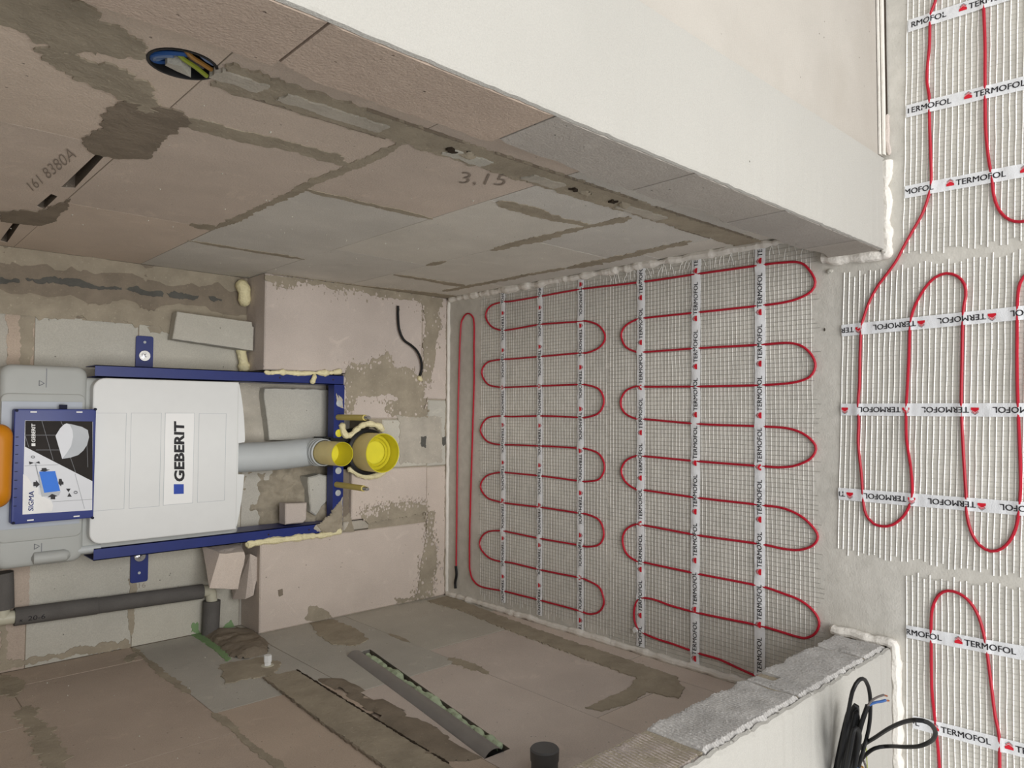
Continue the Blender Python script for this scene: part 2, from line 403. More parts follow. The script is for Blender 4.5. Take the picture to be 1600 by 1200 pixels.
def cutter(fr, poly, w0, w1):
    F = FR[fr]; mb = MB(); mb.prism([F(u, v, w1) for u, v in poly], [F(u, v, w0) for u, v in poly]); return obj('cutter', mb, 'dark')
SLOT_R = [[(-0.4838,1.2247),(-0.7071,1.2238),(-0.7029,1.2125),(-0.4967,1.2063)], [(-0.3214,1.2318),(-0.4295,1.2286),(-0.4197,1.2169),(-0.3063,1.2167)], [(0.0622,1.2346),(-0.1664,1.242),(-0.1636,1.2307),(0.0735,1.2197)]]
EB = (-1.090, 1.229); ER = .0365
circ = [(EB[0] + ER * math.cos(2*math.pi*k/32), EB[1] + ER * math.sin(2*math.pi*k/32)) for k in range(32)]
def hits(o, poly, iu, iv):
    us = [p[0] for p in poly]; vs = [p[1] for p in poly]; a = [v.co[iu] for v in o.data.vertices]; b = [v.co[iv] for v in o.data.vertices]
    return not (min(a) > max(us) or max(a) < min(us) or min(b) > max(vs) or max(b) < min(vs))
polys = SLOT_R + [circ]
tg = [o for o in blr if any(hits(o, p, 1, 2) for p in polys)] + [wall_right]
holes = [[(-1.112, .868), (-1.092, .875), (-1.086, .848), (-1.104, .842)], [(-1.108, .508), (-1.088, .502), (-1.090, .476), (-1.110, .482)], [(-1.108,.60),(-1.092,.612),(-1.088,.585),(-1.10,.578)]]
tg += [o for o in blr if o not in tg and any(hits(o, p, 1, 2) for p in holes)]
cut(tg, [cutter('right', p, -.03, .02) for p in SLOT_R] + [cutter('right', circ, -.055, .02)])
SLOT_L = [(-0.3075,0.5501),(-0.3031,0.483),(-0.945,0.5944),(-0.9428,0.6533)]
tl = [o for o in bll if hits(o, SLOT_L, 1, 2)] + [wall_left]
cut(tl, [cutter('left', SLOT_L, -.042, .02)])

# mortar on the right wall
def strip(fr, a, b, wd, mat, par, amp=.004, seed=0, h=.0009):
    a, b = Vector(a), Vector(b); L = (b - a).length; d = (b - a) / L; n = Vector((-d.y, d.x)); k = max(4, int(L / .03)); up, lo = [], []
    for i in range(k + 1):
        t = i / k; e = min(1, .25 + min(t, 1 - t) * L / max(wd, .012)); p = a + d * L * t
        up.append(p + n * wd * .5 * e * max(.25, 1 + 1.1 * no(p.x, p.y, seed, 9))); lo.append(p - n * wd * .5 * e * max(.25, 1 + 1.1 * no(p.x, p.y, seed + 3, 9)))
    patch(fr, up + lo[::-1], mat, par, min(amp, wd * .35), h, seed=seed)
patch('right', [(-0.7673,1.2557),(-0.8356,1.2466),(-0.872,1.257),(-0.9145,1.2551),(-0.9548,1.2477),(-0.948,1.2201),(-0.959,1.1892),(-0.9325,1.1641),(-0.8584,1.1708),(-0.7441,1.1618),(-0.7157,1.1913),(-0.7077,1.2154),(-0.7184,1.2349)], 'mortar_wet', wall_right, .006, .002, seed=3)
patch('right', [(-0.2829,1.2219),(-0.4223,1.1975),(-0.3618,1.19),(-0.2227,1.1838),(-0.1603,1.198),(-0.1549,1.2326),(-0.1455,1.2635),(-0.2311,1.2755),(-0.2815,1.2424)], 'mortar_wet', wall_right, .005, .002, seed=4)
strip('right', (-.932, 1.19), (-.926, .93), .040, 'mortar', wall_right, .006, 1)
strip('right', (-.39, .925), (-1.06, .922), .018, 'mortar', wall_right, .006, 2)
strip('right', (-.767, .93), (-.767, .645), .016, 'mortar', wall_right, .005, 3)
strip('right', (-.237, .93), (-.237, .645), .018, 'mortar', wall_right, .005, 4)
strip('right', (-.64, .378), (-1.05, .376), .028, 'mortar', wall_right, .009, 5)
strip('right', (-.39, .378), (-.47, .377), .022, 'mortar', wall_right, .006, 6)
strip('right', (-.945, .63), (-.948, .38), .034, 'mortar', wall_right, .006, 7)
strip('right', (-.225, .37), (-.222, .10), .030, 'mortar', wall_right, .006, 8)
strip('right', (-.10, .102), (-.62, .098), .024, 'mortar', wall_right, .008, 9)
strip('right', (-.62, .085), (-1.02, .12), .030, 'mortar', wall_right, .010, 10)
patch('right', [(-.06, .0), (-.06, .11), (-.012, .35), (-.002, .62), (.0, .0)], 'mortar', wall_right, .006, .002, seed=11)
strip('right', (-.385, .975), (-.385, .925), .05, 'mortar', wall_right, .008, 12)
# the vertical chase filled with mortar, in front of the pier
patch('right', [(-1.066, -.0), (-1.068, .3), (-1.064, .6), (-1.066, .9), (-1.062, 1.19), (-1.13, 1.19), (-1.126, .9), (-1.13, .6), (-1.124, .3), (-1.13, 0)], 'mortar', wall_right, .008, .003, 'chase_fill', 13, sink=.01)
for k, (z0, z1, y0, m) in enumerate([(.97, 1.12, -1.095, 'mortar_pale'), (.78, .86, -1.088, 'pale'), (.62, .70, -1.09, 'mortar_pale'), (1.14, 1.2, -1.1, 'mortar_pale'), (.33, .46, -1.09, 'mortar_pale')]):
    patch('right', [(y0 - .013, z0), (y0 + .013, z0 + .004), (y0 + .012, z1), (y0 - .012, z1 - .006)], m, wall_right, .004, .0052, 'chase_chip', 20 + k)
for k, p in enumerate(holes):
    ctr = (sum(a for a, b in p) / 4, sum(b for a, b in p) / 4); patch('right', [(ctr[0] + (a - ctr[0]) * .55, ctr[1] + (b - ctr[1]) * .6) for a, b in p], 'dark', wall_right, .007, .0062, 'hollow', 30 + k, .004)
    lump('right', [(a + .0 , b - .03) for a, b in p] + [], 'mortar', wall_right, .012, seed=40 + k, n=10, base=.002)
strip('right', (-1.095, 1.475), (-1.09, 1.27), .12, 'mortar', wall_right, .012, 15, .002)
strip('right', (-1.03, 1.35), (-.93, 1.215), .07, 'mortar', wall_right, .012, 16, .002)
for k, (z0, z1, y0, y1) in enumerate([(.05, .40, -1.130, -1.127), (.46, .80, -1.128, -1.128), (.86, 1.02, -1.128, -1.130), (.95, 1.15, -1.065, -1.063), (.12, .24, -1.066, -1.067)]):
    patch('right', [(y0 - .0012, z0), (y0 + .0004, z0), (y1 + .0012, z1), (y1 - .0004, z1)], 'mortar_wet', wall_right, .0022, .0034, 'crack', 120 + k)
# pencil on the right wall
def scribble(txt, O, E, T, nm, lab):
    mb = MB(); P = [Vector((W - .0012, u, v)) for u, v in (O, E, T)]; put_text(mb, txt, P[0], P[1] - P[0], P[2] - P[0], -.012); obj(nm, mb, 'pencil', wall_right, recalc=False)['label'] = lab
scribble('3,15', *[(-0.9715,0.7441),(-1.0136,0.6806),(-1.0262,0.7805)], 'pencil_number', 'pencilled number 3,15 on the right wall')
scribble('161 8380A', *[(-0.4293,1.2554),(-0.6778,1.2426),(-0.4755,1.2733)], 'pencil_note', 'faint pencilled digits beside the cable slot')

# mortar on the left wall
strip('left', (.11, .925), (-.30, .925), .014, 'mortar', wall_left, .005, 51)
strip('left', (-.43, .927), (-.75, .927), .016, 'mortar', wall_left, .005, 52)
strip('left', (.10, 1.20), (-.06, 1.198), .05, 'mortar', wall_left, .010, 53)
strip('left', (-.14, 1.2), (-.50, 1.2), .035, 'mortar', wall_left, .012, 54)
strip('left', (-.01, 1.20), (.06, 1.19), .03, 'mortar', wall_left, .008, 55)
strip('left', (.0, .965), (.06, .93), .022, 'mortar', wall_left, .008, 56)
patch('left', [(-0.029,0.0985),(-0.0222,0.0105),(-0.4804,0.056),(-0.758,0.0652),(-0.9526,0.0772),(-0.9855,0.1263),(-0.8982,0.1482),(-0.6935,0.1356),(-0.4454,0.1204),(-0.1868,0.0906)], 'mortar', wall_left, .006, .0022, seed=57)
patch('left', [(-0.8609,0.0984),(-0.9281,0.0921),(-0.995,0.1159),(-1.0201,0.1779),(-0.9532,0.1991),(-0.9679,0.2743),(-0.9523,0.3482),(-0.92,0.36),(-0.9189,0.308),(-0.914,0.2041)], 'mortar', wall_left, .005, .0018, seed=58)
patch('left', [(0.033,0.4818),(-0.005,0.4209),(-0.1466,0.4217),(-0.2372,0.4476),(-0.2602,0.5),(-0.2123,0.5373),(-0.127,0.5276)], 'mortar', wall_left, .006, .002, seed=59)
strip('left', (-.23, .377), (-.33, .378), .012, 'mortar', wall_left, .004, 60)
strip('left', (-.50, .377), (-.64, .377), .030, 'mortar', wall_left, .010, 61)
CH = [(-0.3168,0.7699),(-0.3252,0.695),(-0.6149,0.7057),(-0.8021,0.7122),(-0.9178,0.7142),(-1.0312,0.7262),(-1.0049,0.7826),(-0.8513,0.7994),(-0.612,0.7894)]
patch('left', CH, 'mortar', wall_left, .004, .0030, 'chase_fill', 62, sink=.006)
c1 = [(-0.3168,0.7699),(-0.612,0.7894),(-0.8513,0.7994)]; c2 = [(-0.3252,0.695),(-0.6149,0.7057),(-0.8021,0.7122),(-0.9178,0.7142)]
for i in range(2): patch('left', [c1[i], c1[i+1], (c1[i+1][0], c1[i+1][1] + .003), (c1[i][0], c1[i][1] + .003)], 'mortar_wet', wall_left, .003, .0036, 'crack', 63 + i)
for i in range(3): patch('left', [c2[i], c2[i+1], (c2[i+1][0], c2[i+1][1] - .0026), (c2[i][0], c2[i][1] - .0026)], 'dark', wall_left, .0026, .0040, 'crack', 66 + i)
lump('left', [(-0.3929,0.687),(-0.4487,0.6379),(-0.5363,0.6422),(-0.5832,0.6681),(-0.6176,0.6308),(-0.7103,0.6475),(-0.7797,0.6369),(-0.8753,0.6515),(-0.941,0.6518),(-0.9256,0.6924),(-0.8581,0.7243),(-0.7011,0.7011),(-0.524,0.6818)], 'mortar_wet', wall_left, .006, seed=70, n=40, rough=.5)
lump('left', [(0.0972,0.7565),(0.1083,0.7007),(0.0435,0.6384),(-0.0812,0.6497),(-0.1581,0.685),(-0.1663,0.7457),(-0.1331,0.7683),(-0.0122,0.7559)], 'mortar_wet', wall_left, .012, seed=71, n=30, rough=.8)
patch('left', [(-0.1689,0.8088),(-0.1676,0.7777),(-0.1836,0.7131),(-0.2452,0.6929),(-0.3154,0.742),(-0.2954,0.7933),(-0.2948,0.8509)], 'mortar', wall_left, .008, .0016, seed=72)
patch('left', [(0.1226,0.776),(0.1179,0.754),(-0.0381,0.7578),(-0.1421,0.772),(-0.1528,0.7872),(-0.0471,0.7774),(0.0694,0.7749)], 'spray', wall_left, .004, .0010, 'paint_mark', 73)
# back wall: mortar filled strip in the right corner with a dark streak
def bk(a, b):
    x = .334 + a * (.4925 - .334); z = .5 + b * 2.05
    d = -.016 * math.exp(-((a - .55 + .05 * no(z, 1, 0, 3)) / .16) ** 2) + .008 * no(x, z, 0, 16) + .003 * no(x, z, 3, 60)
    return (x, .1175 - d, z)
g = MB(); g.grid(22, 120, bk); obj('mortar_fill', g, 'mortar', wall_back)
for k, p in enumerate([[(0.4176,1.2245),(0.418,1.1872),(0.4121,1.1858),(0.4027,1.2241)], [(0.4211,1.1746),(0.4308,1.136),(0.4345,1.096),(0.4352,1.0658),(0.4226,1.0261),(0.4163,1.0115),(0.4145,1.0401),(0.4171,1.0709),(0.4187,1.1091),(0.4137,1.1487)], [(0.4242,1.0261),(0.4265,0.9677),(0.4199,0.9675),(0.4149,1.023)], [(0.4243,0.9586),(0.4293,0.9451),(0.4346,0.9284),(0.4274,0.919),(0.4242,0.9034),(0.4276,0.875),(0.4219,0.8652),(0.4113,0.8682),(0.4115,0.8968),(0.414,0.9187),(0.4165,0.9403)], [(0.426,0.8589),(0.4306,0.8345),(0.4301,0.8096),(0.425,0.7926),(0.4271,0.7739),(0.4179,0.7772),(0.4136,0.8008),(0.4139,0.8292),(0.4152,0.8489)], [(0.4283,0.748),(0.4303,0.7305),(0.4235,0.7108),(0.4179,0.7124),(0.4184,0.7408)]]):
    patch('back', p, 'bitumen', wall_back, .005, .0010, 'dark_streak', 80 + k, .004, sink=.03)
patch('back', [(0.3349,1.1851),(0.3428,1.1662),(0.3263,1.1464),(0.338,1.0868),(0.3469,1.0595),(0.3354,1.0453),(0.3422,1.0242),(0.3393,1.0025),(0.3358,0.9506),(0.3261,0.9275),(0.3395,0.8889),(0.3152,0.8532),(0.314,0.8238),(0.3736,0.8167),(0.3771,0.9515),(0.378,1.0946),(0.3667,1.1984)], 'mortar', wall_back, .007, .003, seed=86)
patch('back', [(0.3415,1.2102),(0.3432,1.1777),(0.2117,1.173),(0.2103,1.2043)], 'brown', wall_back, .004, .0014, seed=87)
patch('back', [(0.3424,1.1853),(0.3549,1.1665),(0.341,1.1533),(0.2108,1.159),(0.2099,1.1793)], 'mortar', wall_back, .005, .0016, seed=88)
patch('back', [(0.328,0.9044),(0.3402,0.881),(0.3262,0.8647),(0.3137,0.8725),(0.3152,0.8962)], 'mortar', wall_back, .003, .0016, seed=89)
patch('back', [(-0.4866,1.2007),(-0.488,1.1885),(-0.482,1.126),(-0.4864,1.0598),(-0.4927,0.9465),(-0.4911,0.9242),(-0.4733,0.9321),(-0.4688,0.9763),(-0.4679,1.0603),(-0.4757,1.0803),(-0.47,1.1263),(-0.4688,1.1643),(-0.4637,1.1867),(-0.3826,1.1913),(-0.3802,1.2035)], 'mortar', wall_back, .007, .002, seed=90)
strip('back', (-.335, .923), (-.47, .923), .012, 'mortar', wall_back, .004, 91)
patch('back', [(-0.3193,0.9356),(-0.3178,0.913),(-0.3629,0.9165),(-0.3555,0.9318)], 'mortar', wall_back, .004, .0016, seed=92)
patch('back', [(-0.244,1.1875),(-0.2552,1.1496),(-0.3657,1.1481),(-0.3624,1.182)], 'brown', wall_back, .003, .0014, seed=93)
for k, p in enumerate([[(-0.4637,0.7741),(-0.467,0.7572),(-0.4935,0.7533),(-0.4853,0.777)], [(-0.4806,0.6875),(-0.4723,0.6662),(-0.5047,0.6547),(-0.5052,0.6959)]]):
    patch('back', p, 'spray', wall_back, .006, .0012, 'paint_mark', 95 + k, .004)
mb = MB(); put_text(mb, '16', [(-0.3459,0.1188,0.9097)][0], (0, 0, -.016), (.012, 0, 0), -.02); obj('pencil_mark', mb, 'pencil', wall_back)

# ------------------------------------------------------------------ masonry ledge under and beside the frame
b = MB(); b.box((-W, .004, 0), (-.246, .12, .632)); b.box((.226, .004, 0), (W, .12, .634)); b.box((-.246, .004, 0), (.226, .12, .30))
ledge = struct(obj('wall_ledge', b, 'mortar'), 'boxed-in masonry ledge around the lower half of the toilet frame')
def lb(u0, u1, v0, v1, m, d=.118, w0=0): return obj('block', block_mb('ledge', u0, u1, v0, v1, d, .003, .001, w0), m, ledge)
lb(.226, W - .001, .107, .640, 'pink'); lb(-W + .001, -.247, .086, .640, 'pink')
lb(-.2435, -.2165, .086, .384, 'mortar_pale', .11, -.004)
lb(-.2135, -.066, .084, .360, 'pink', .11); lb(-.063, .086, .084, .255, 'pale', .11); lb(.089, .223, .107, .392, 'pink', .11)
lb(-W + .001, -.068, 0, .081, 'pink'); lb(-.065, .15, 0, .081, 'pale'); lb(.153, W - .001, 0, .104, 'pink')
patch('ledge', [(0.4867,0.6431),(0.4728,0.641),(0.4665,0.6206),(0.4556,0.5923),(0.4562,0.5578),(0.48,0.5427),(0.4775,0.5189),(0.4749,0.4948),(0.4824,0.4644),(0.4729,0.4497),(0.4675,0.416),(0.4745,0.373),(0.4757,0.3466),(0.4658,0.2785),(0.4676,0.2267),(0.469,0.1585),(0.4656,0.1131),(0.4311,0.1025),(0.3899,0.0943),(0.3262,0.1064),(0.2848,0.1008),(0.2012,0.1076),(0.2022,0.0741),(0.2873,0.0541),(0.3512,0.0495),(0.3997,0.0287),(0.4406,0.0478),(0.4816,0.0241),(0.4896,0.0296),(0.4917,0.1588),(0.4932,0.3469)], 'mortar', ledge, .005, .0018, seed=101)
patch('ledge', [(0.2387,0.3869),(0.2606,0.3699),(0.2522,0.3434),(0.2539,0.3099),(0.2743,0.2943),(0.2865,0.2528),(0.2993,0.2389),(0.2781,0.2243),(0.2483,0.2168),(0.253,0.156),(0.2452,0.1484),(0.2216,0.118),(0.1912,0.0947),(0.1182,0.1041),(0.0933,0.0833),(0.0934,0.1541),(0.0976,0.2221),(0.1174,0.2506),(0.1414,0.2368),(0.15,0.1988),(0.1676,0.2277),(0.1565,0.2858),(0.1594,0.3421),(0.1168,0.3591),(0.1052,0.3849)], 'mortar', ledge, .006, .0020, seed=102)
patch('ledge', [(0.1176,0.2223),(0.1139,0.1543),(0.1017,0.0988),(0.0975,0.0834),(0.0932,0.0256),(-0.0548,0.0241),(-0.0555,0.1022),(-0.0496,0.1891),(-0.0031,0.1969),(0.0774,0.1906)], 'mortar_pale', ledge, .006, .0018, seed=103)
patch('ledge', [(-0.1964,0.337),(-0.1782,0.3039),(-0.1791,0.2467),(-0.1721,0.1876),(-0.1808,0.131),(-0.1781,0.0881),(-0.2137,0.0826),(-0.2197,0.1504),(-0.2247,0.2227),(-0.2284,0.3032)], 'mortar', ledge, .005, .0022, seed=104)
patch('ledge', [(-0.2077,0.0801),(-0.2167,0.0489),(-0.2885,0.0585),(-0.3423,0.0423),(-0.3951,0.0365),(-0.4335,0.057),(-0.4744,0.0592),(-0.486,0.0513),(-0.4884,0.0974),(-0.4855,0.1957),(-0.47,0.2054),(-0.4799,0.1473),(-0.474,0.1227),(-0.4253,0.1107),(-0.375,0.1062),(-0.3159,0.0891)], 'mortar', ledge, .006, .0018, seed=105)
patch('ledge', [(-0.4783,0.5031),(-0.4474,0.4957),(-0.4448,0.4699),(-0.4597,0.4474),(-0.4741,0.4287),(-0.489,0.4181),(-0.4903,0.4591)], 'mortar', ledge, .006, .0012, seed=106)
patch('ledge', [(0.4738,0.0952),(0.481,0.0295),(0.4601,0.0239),(0.4578,0.0873)], 'mortar', ledge, .004, .0016, seed=107)
patch('ledge', [(-0.3818,0.5887),(-0.3804,0.5757),(-0.3983,0.5735),(-0.3999,0.5847)], 'mortar_wet', ledge, .002, .0012, 'mortar_spot', 108, .003)
patch('ledge', [(0.0314,0.1108),(0.0331,0.0904),(-0.0063,0.09),(-0.0037,0.1079)], 'bitumen', ledge, .003, .0022, 'grey_mark', 109, .003)
patch('ledge', [(0.0255,0.0249),(0.0293,0.0062),(0.008,0.0033),(-0.0022,0.0193)], 'bitumen', ledge, .003, .0022, 'grey_mark', 110, .003)
strip('ledge', (-.49, .004), (.49, .004), .010, 'mortar', ledge, .003, 111)
def flecks(fr, poly, mat, par, n, h, seed, spread=.010, sz=(.0018, .006)):
    rnd = random.Random(seed); F = FR[fr]; mb = MB(); k = len(poly)
    for q in range(n):
        i = rnd.randrange(k); a, b = Vector(poly[i]), Vector(poly[(i + 1) % k]); p = a.lerp(b, rnd.random()) + Vector((rnd.gauss(0, spread), rnd.gauss(0, spread)))
        r = rnd.uniform(*sz); an = rnd.random() * 6; m = rnd.randint(5, 7); st = rnd.uniform(.4, 1)
        pts = []
        for t in range(m):
            w = an + 2 * math.pi * t / m; rr = r * rnd.uniform(.6, 1.2); pts.append(p + Vector((math.cos(w) * rr, math.sin(w) * rr * st)))
        hh = h + q * .000006
        if fr == 'ledge' and (abs(p.x) > W - .006 or p.y < .008 or p.y > .636): continue
        mb.prism([F(v.x, v.y, hh) for v in pts], [F(v.x, v.y, hh - .003) for v in pts])
    o = obj('mortar_flecks', mb, mat, par); o['kind'] = 'stuff'; return o
LP = [[(0.4728,0.641),(0.4556,0.5923),(0.48,0.5427),(0.4824,0.4644),(0.4675,0.416),(0.4757,0.3466),(0.4676,0.2267),(0.4656,0.1131),(0.3899,0.0943),(0.2845,0.106),(0.2012,0.1076),(0.2022,0.0741),(0.3512,0.0495),(0.3997,0.0287),(0.4406,0.0478)], [(0.2387,0.3869),(0.2539,0.3099),(0.2993,0.2389),(0.2483,0.2168),(0.2452,0.1484),(0.1912,0.0947),(0.1182,0.1041),(0.0976,0.2221),(0.1414,0.2368),(0.1594,0.3421),(0.1052,0.3849)], [(-0.2077,0.0801),(-0.2885,0.0585),(-0.3951,0.0365),(-0.4744,0.0592),(-0.474,0.1227),(-0.375,0.1062),(-0.3159,0.0891)], [(-0.1964,0.337),(-0.1791,0.2467),(-0.1781,0.0881)]]
for k, P_ in enumerate(LP):
    flecks('ledge', P_, 'mortar', ledge, 110, .0004, k); flecks('ledge', P_, 'pink', ledge, 110, .0024, k + 20, .012)
for k, (fr, a_, b_, u0, u1) in enumerate((('left', wall_left, 'pale', -1.1, .1), ('right', wall_right, 'pale', -1.0, .1))):   # crumbs of glue stuck to the side walls
    mb = MB(); rnd = random.Random(60 + k)
    for q in range(130):
        c = (rnd.uniform(u0, u1), rnd.uniform(.12, 1.35)); r = rnd.uniform(.001, .0032); pts = [(c[0] + r * rnd.uniform(.6, 1.3) * math.cos(t), c[1] + r * rnd.uniform(.5, 1) * math.sin(t)) for t in (0, 1.2, 2.5, 3.8, 5.1)]
        F = FR[fr]; mb.add([F(u, v, -.0005) for u, v in pts] + [F(c[0], c[1], r * .8)], [(t, (t + 1) % 5, 5) for t in range(5)])
    o = obj('glue_crumbs', mb, b_, a_); o['kind'] = 'stuff'
# mortar heaped in the cavity of the frame
def fill(a, b):
    x = -.245 + a * .262; z = .36 + b * .30
    s = max(0, 1 - b * 1.25); e = max(0, 1 - a * 1.05)
    d = -.010 + .085 * s ** .8 * (.5 + .5 * e) + .055 * e ** 1.5 * max(0, 1 - b * 1.05) + .016 * no(x, z, 1, 24) + .008 * no(x, z, 4, 62) + .003 * abs(no(x, z, 6, 150))
    return (x, .118 - d, z)
g = MB(); g.grid(70, 76, fill); obj('mortar_heap', g, 'mortar', ledge)
patch('ledge', [(-.246, .395), (-.19, .395), (-.165, .402), (-.18, .425), (-.205, .44), (-.212, .47), (-.222, .485), (-.232, .470), (-.246, .44)], 'mortar_pale', ledge, .006, .0055, 'mortar_smear', 140, sink=.0)
lump('ledge', [(-.248, .392), (-.185, .394), (-.15, .398), (-.165, .418), (-.19, .432), (-.205, .455), (-.215, .478), (-.235, .462), (-.248, .43)], 'mortar', ledge, .007, 'mortar_lump', .9, 141, 30, .005)
def fill2(a, b):
    x = .0 + a * .2; z = .40 + b * .26
    return (x, .116 - .006 - .005 * no(x, z, 1, 30) - .02 * max(0, 1 - b * 3), z)
g = MB(); g.grid(24, 24, fill2); obj('mortar_skim', g, 'mortar_pale', ledge)
def chunk(name, front, back, m, parent=None, jit=.0015):
    mb = MB(); j = lambda p: tuple(c + random.uniform(-jit, jit) for c in p)
    mb.prism([j(p) for p in front], [j(p) for p in back], 0); return obj(name, mb, m, parent)
def slab(poly_xz, y0, y1, inset=.003, amp=.0015, seed=0, seg=.012):
    # a broken piece: outline in X,Z, face at y0, rounded rim, back at y1
    pl = ragged(poly_xz, amp, seg, seed); c = Vector((sum(p.x for p in pl) / len(pl), sum(p.y for p in pl) / len(pl)))
    mb = MB(); n = len(pl)
    fy = lambda p: y0(p) if callable(y0) else y0
    by = lambda p: y1(p) if callable(y1) else y1
    ins = [p + (c - p).normalized() * inset for p in pl]
    f0 = [(p.x, fy(p), p.y) for p in ins]; f1 = [(p.x, fy(p) + inset, p.y) for p in pl]; f2 = [(p.x, by(p), p.y) for p in pl]
    vs = f0 + f1 + f2; tri = tessellate_polygon([[Vector(p) for p in f0]])
    fs = [tuple(t) for t in tri] + [tuple(2*n + i for i in reversed(t)) for t in tri]
    for a in (0, n): fs += [(a + i, a + n + i, a + n + (i+1) % n, a + (i+1) % n) for i in range(n)]
    mb.add(vs, fs); return mb

# ------------------------------------------------------------------ front walls beside the niche opening
# left: partition with its sawn end showing
b = MB(); b.box((-2.6, -1.372, 0), (-.345, -1.282, 2.55)); part = struct(obj('wall_front_left', b, 'mortar'), 'thin block partition left of the niche with a rough sawn end')
def end_block(z0, z1, m, x1=-.333, notch=None):
    y0, y1 = -1.378, -1.276; mb = MB(); nu, nv = 20, max(8, int((z1 - z0) / (.0011 if z0 < 1.1 else .01)))
    def fn(a, b):
        z = z0 + (z1 - z0) * b
        e0 = .004 * no(z, 3, 0, 40) + .003 * no(z, 7, 0, 130); e1 = .008 * no(z, 5, 0, 22) + .005 * no(z, 8, 0, 90) - .004
        y = (y0 + e0) + ((y1 + e1) - (y0 + e0)) * a
        x = x1 + .0016 * no(y, z, 2, 30) + .0009 * no(y, z, 5, 260) + (.0008 + .0004 * no(y, z, 6, 60)) * math.sin(2 * math.pi * (z + .10 * (y + 1.3) + .0016 * no(y, z, 7, 25)) / .0064)
        ed = min(a, 1 - a) * (y1 - y0); x -= (.004 if a < .5 else .009) * max(0, 1 - ed / (.004 if a < .5 else .007)) ** 2 * (1 + .6 * no(y, z, 9, 90))
        zd = min(b, 1 - b) * (z1 - z0); x -= .003 * max(0, 1 - zd / .005)
        if notch and abs(z - notch) < .012 and a > .62: x -= .03 * min(1, (.012 - abs(z - notch)) / .003)
        return (x, y, z)
    mb.grid(nu, nv, fn, 0, False)
    o = len(mb.v); F = lambda i, j: j * (nu + 1) + i
    ring = [F(i, 0) for i in range(nu + 1)] + [F(nu, j) for j in range(1, nv + 1)] + [F(i, nv) for i in range(nu - 1, -1, -1)] + [F(0, j) for j in range(nv - 1, 0, -1)]
    for r in ring: mb.v.append((x1 - .12, mb.v[r][1], mb.v[r][2]))
    n = len(ring)
    for i in range(n): mb.f.append((ring[i], o + i, o + (i + 1) % n, ring[(i + 1) % n])); mb.mi.append(0); mb.sm.append(False)
    return obj('block', mb, m, part)
zz = [.012, .112, .376, .652, .93, 1.205, 1.48, 1.76, 2.04, 2.3, 2.55]
for k in range(len(zz) - 1):
    end_block(zz[k] + .0035, zz[k + 1] - .0035, 'sawn_pink' if k in (3, 5) else 'sawn_grey', -.333 - (.004 if k == 3 else 0), .332 if k == 1 else None)
b = MB(); b.box((-.40, -1.374, 0), (-.337, -1.284, 2.5)); obj('joint_mortar', b, 'mortar', part)
pz = []                                                      # plaster on the face towards the room, its edge ragged
def plas(a, b):
    z = .004 + a * 2.54; e = -.337 + .003 * no(z, 1, 0, 50) + .003 * no(z, 2, 0, 150)
    return [(-2.6, -1.376, z), (-2.6, -1.386, z), (e - .008, -1.3875 - .0012 * no(z, 4, 0, 60), z), (e - .002, -1.385, z), (e, -1.380, z), (e - .006, -1.376, z)][b]
mb = MB(); n = 260; vs = [plas(i / n, k) for i in range(n + 1) for k in range(6)]
mb.add(vs, [(i*6+k, i*6+(k+1)%6, (i+1)*6+(k+1)%6, (i+1)*6+k) for i in range(n) for k in range(6)]); obj('plaster', mb, 'plaster', part)
for k in range(46):                                          # crumbs along the plaster edge
    z = random.uniform(.03, .9); s = random.uniform(.002, .0045); c = Vector((-.338 + random.uniform(-.003, .002), -1.381 + random.uniform(-.003, .003), z))
    if k == 0: crumbs = MB()
    vs = [c + Vector((random.uniform(-1, 1), random.uniform(-1, 1), random.uniform(-1, 1))).normalized() * s for _ in range(4)]
    crumbs.add(vs, [(0, 1, 2), (0, 2, 3), (0, 3, 1), (1, 3, 2)])
o = obj('crumbs', crumbs, 'plaster', part); o['kind'] = 'stuff'
# right: pier of blocks, plastered on the room side
b = MB(); b.box((.445, -1.366, .0), (2.9, -1.285, 2.55)); pier = struct(obj('wall_front_right', b, 'mortar'), 'block pier and plastered front wall right of the niche')
pzz = [.004, .128, .41, .668, .938, 1.21, 1.48, 1.76, 2.04, 2.3, 2.55]
def pier_block(z0, z1, m, seed):
    mb = MB(); n = max(6, int((z1 - z0) / .01)); vs = []
    for i in range(n + 1):
        z = z0 + (z1 - z0) * i / n
        ch = max(0, no(z, seed, 0, 7)) ** 1.2 * .030 + .003 * no(z, seed, 1, 40) + .0015 * no(z, seed, 2, 160)
        yb = -1.272 - ch; yf = -1.3795
        ed = .0012 if i in (0, n) else 0
        ck = .0015 * no(z, seed, 5, 80)
        vs += [(.56, yf, z), (.4308 + ed, yf, z), (.43 + ed + ck * .2, yf + .0008, z), (.43 + ed + ck * .3, yb - .004, z), (.433 + ed + abs(ck), yb, z), (.46, yb + .004 + ck, z), (.56, yb + .004, z)]
    k = 7
    mb.add(vs, [(i*k+a, i*k+(a+1)%k, (i+1)*k+(a+1)%k, (i+1)*k+a) for i in range(n) for a in range(k)] + [tuple(range(k)), tuple(n*k+a for a in range(k))]); return obj('block', mb, m, pier)
for k in range(len(pzz) - 1): pier_block(pzz[k] + .0015, pzz[k + 1] - .0015, 'grey_shaded' if k < 4 else 'brown_shaded', k * 3.7)
def plas2(a, k):
    z = .006 + a * 2.54; e = .4304 - .0012 * no(z, 11, 0, 60) - .0012 * no(z, 12, 0, 170)
    return [(.612, -1.374, z), (.612, -1.3865, z), (e + .004, -1.3865 - .0008 * no(z, 4, 0, 60), z), (e + .001, -1.3855, z), (e, -1.381, z), (e + .005, -1.374, z)][k]
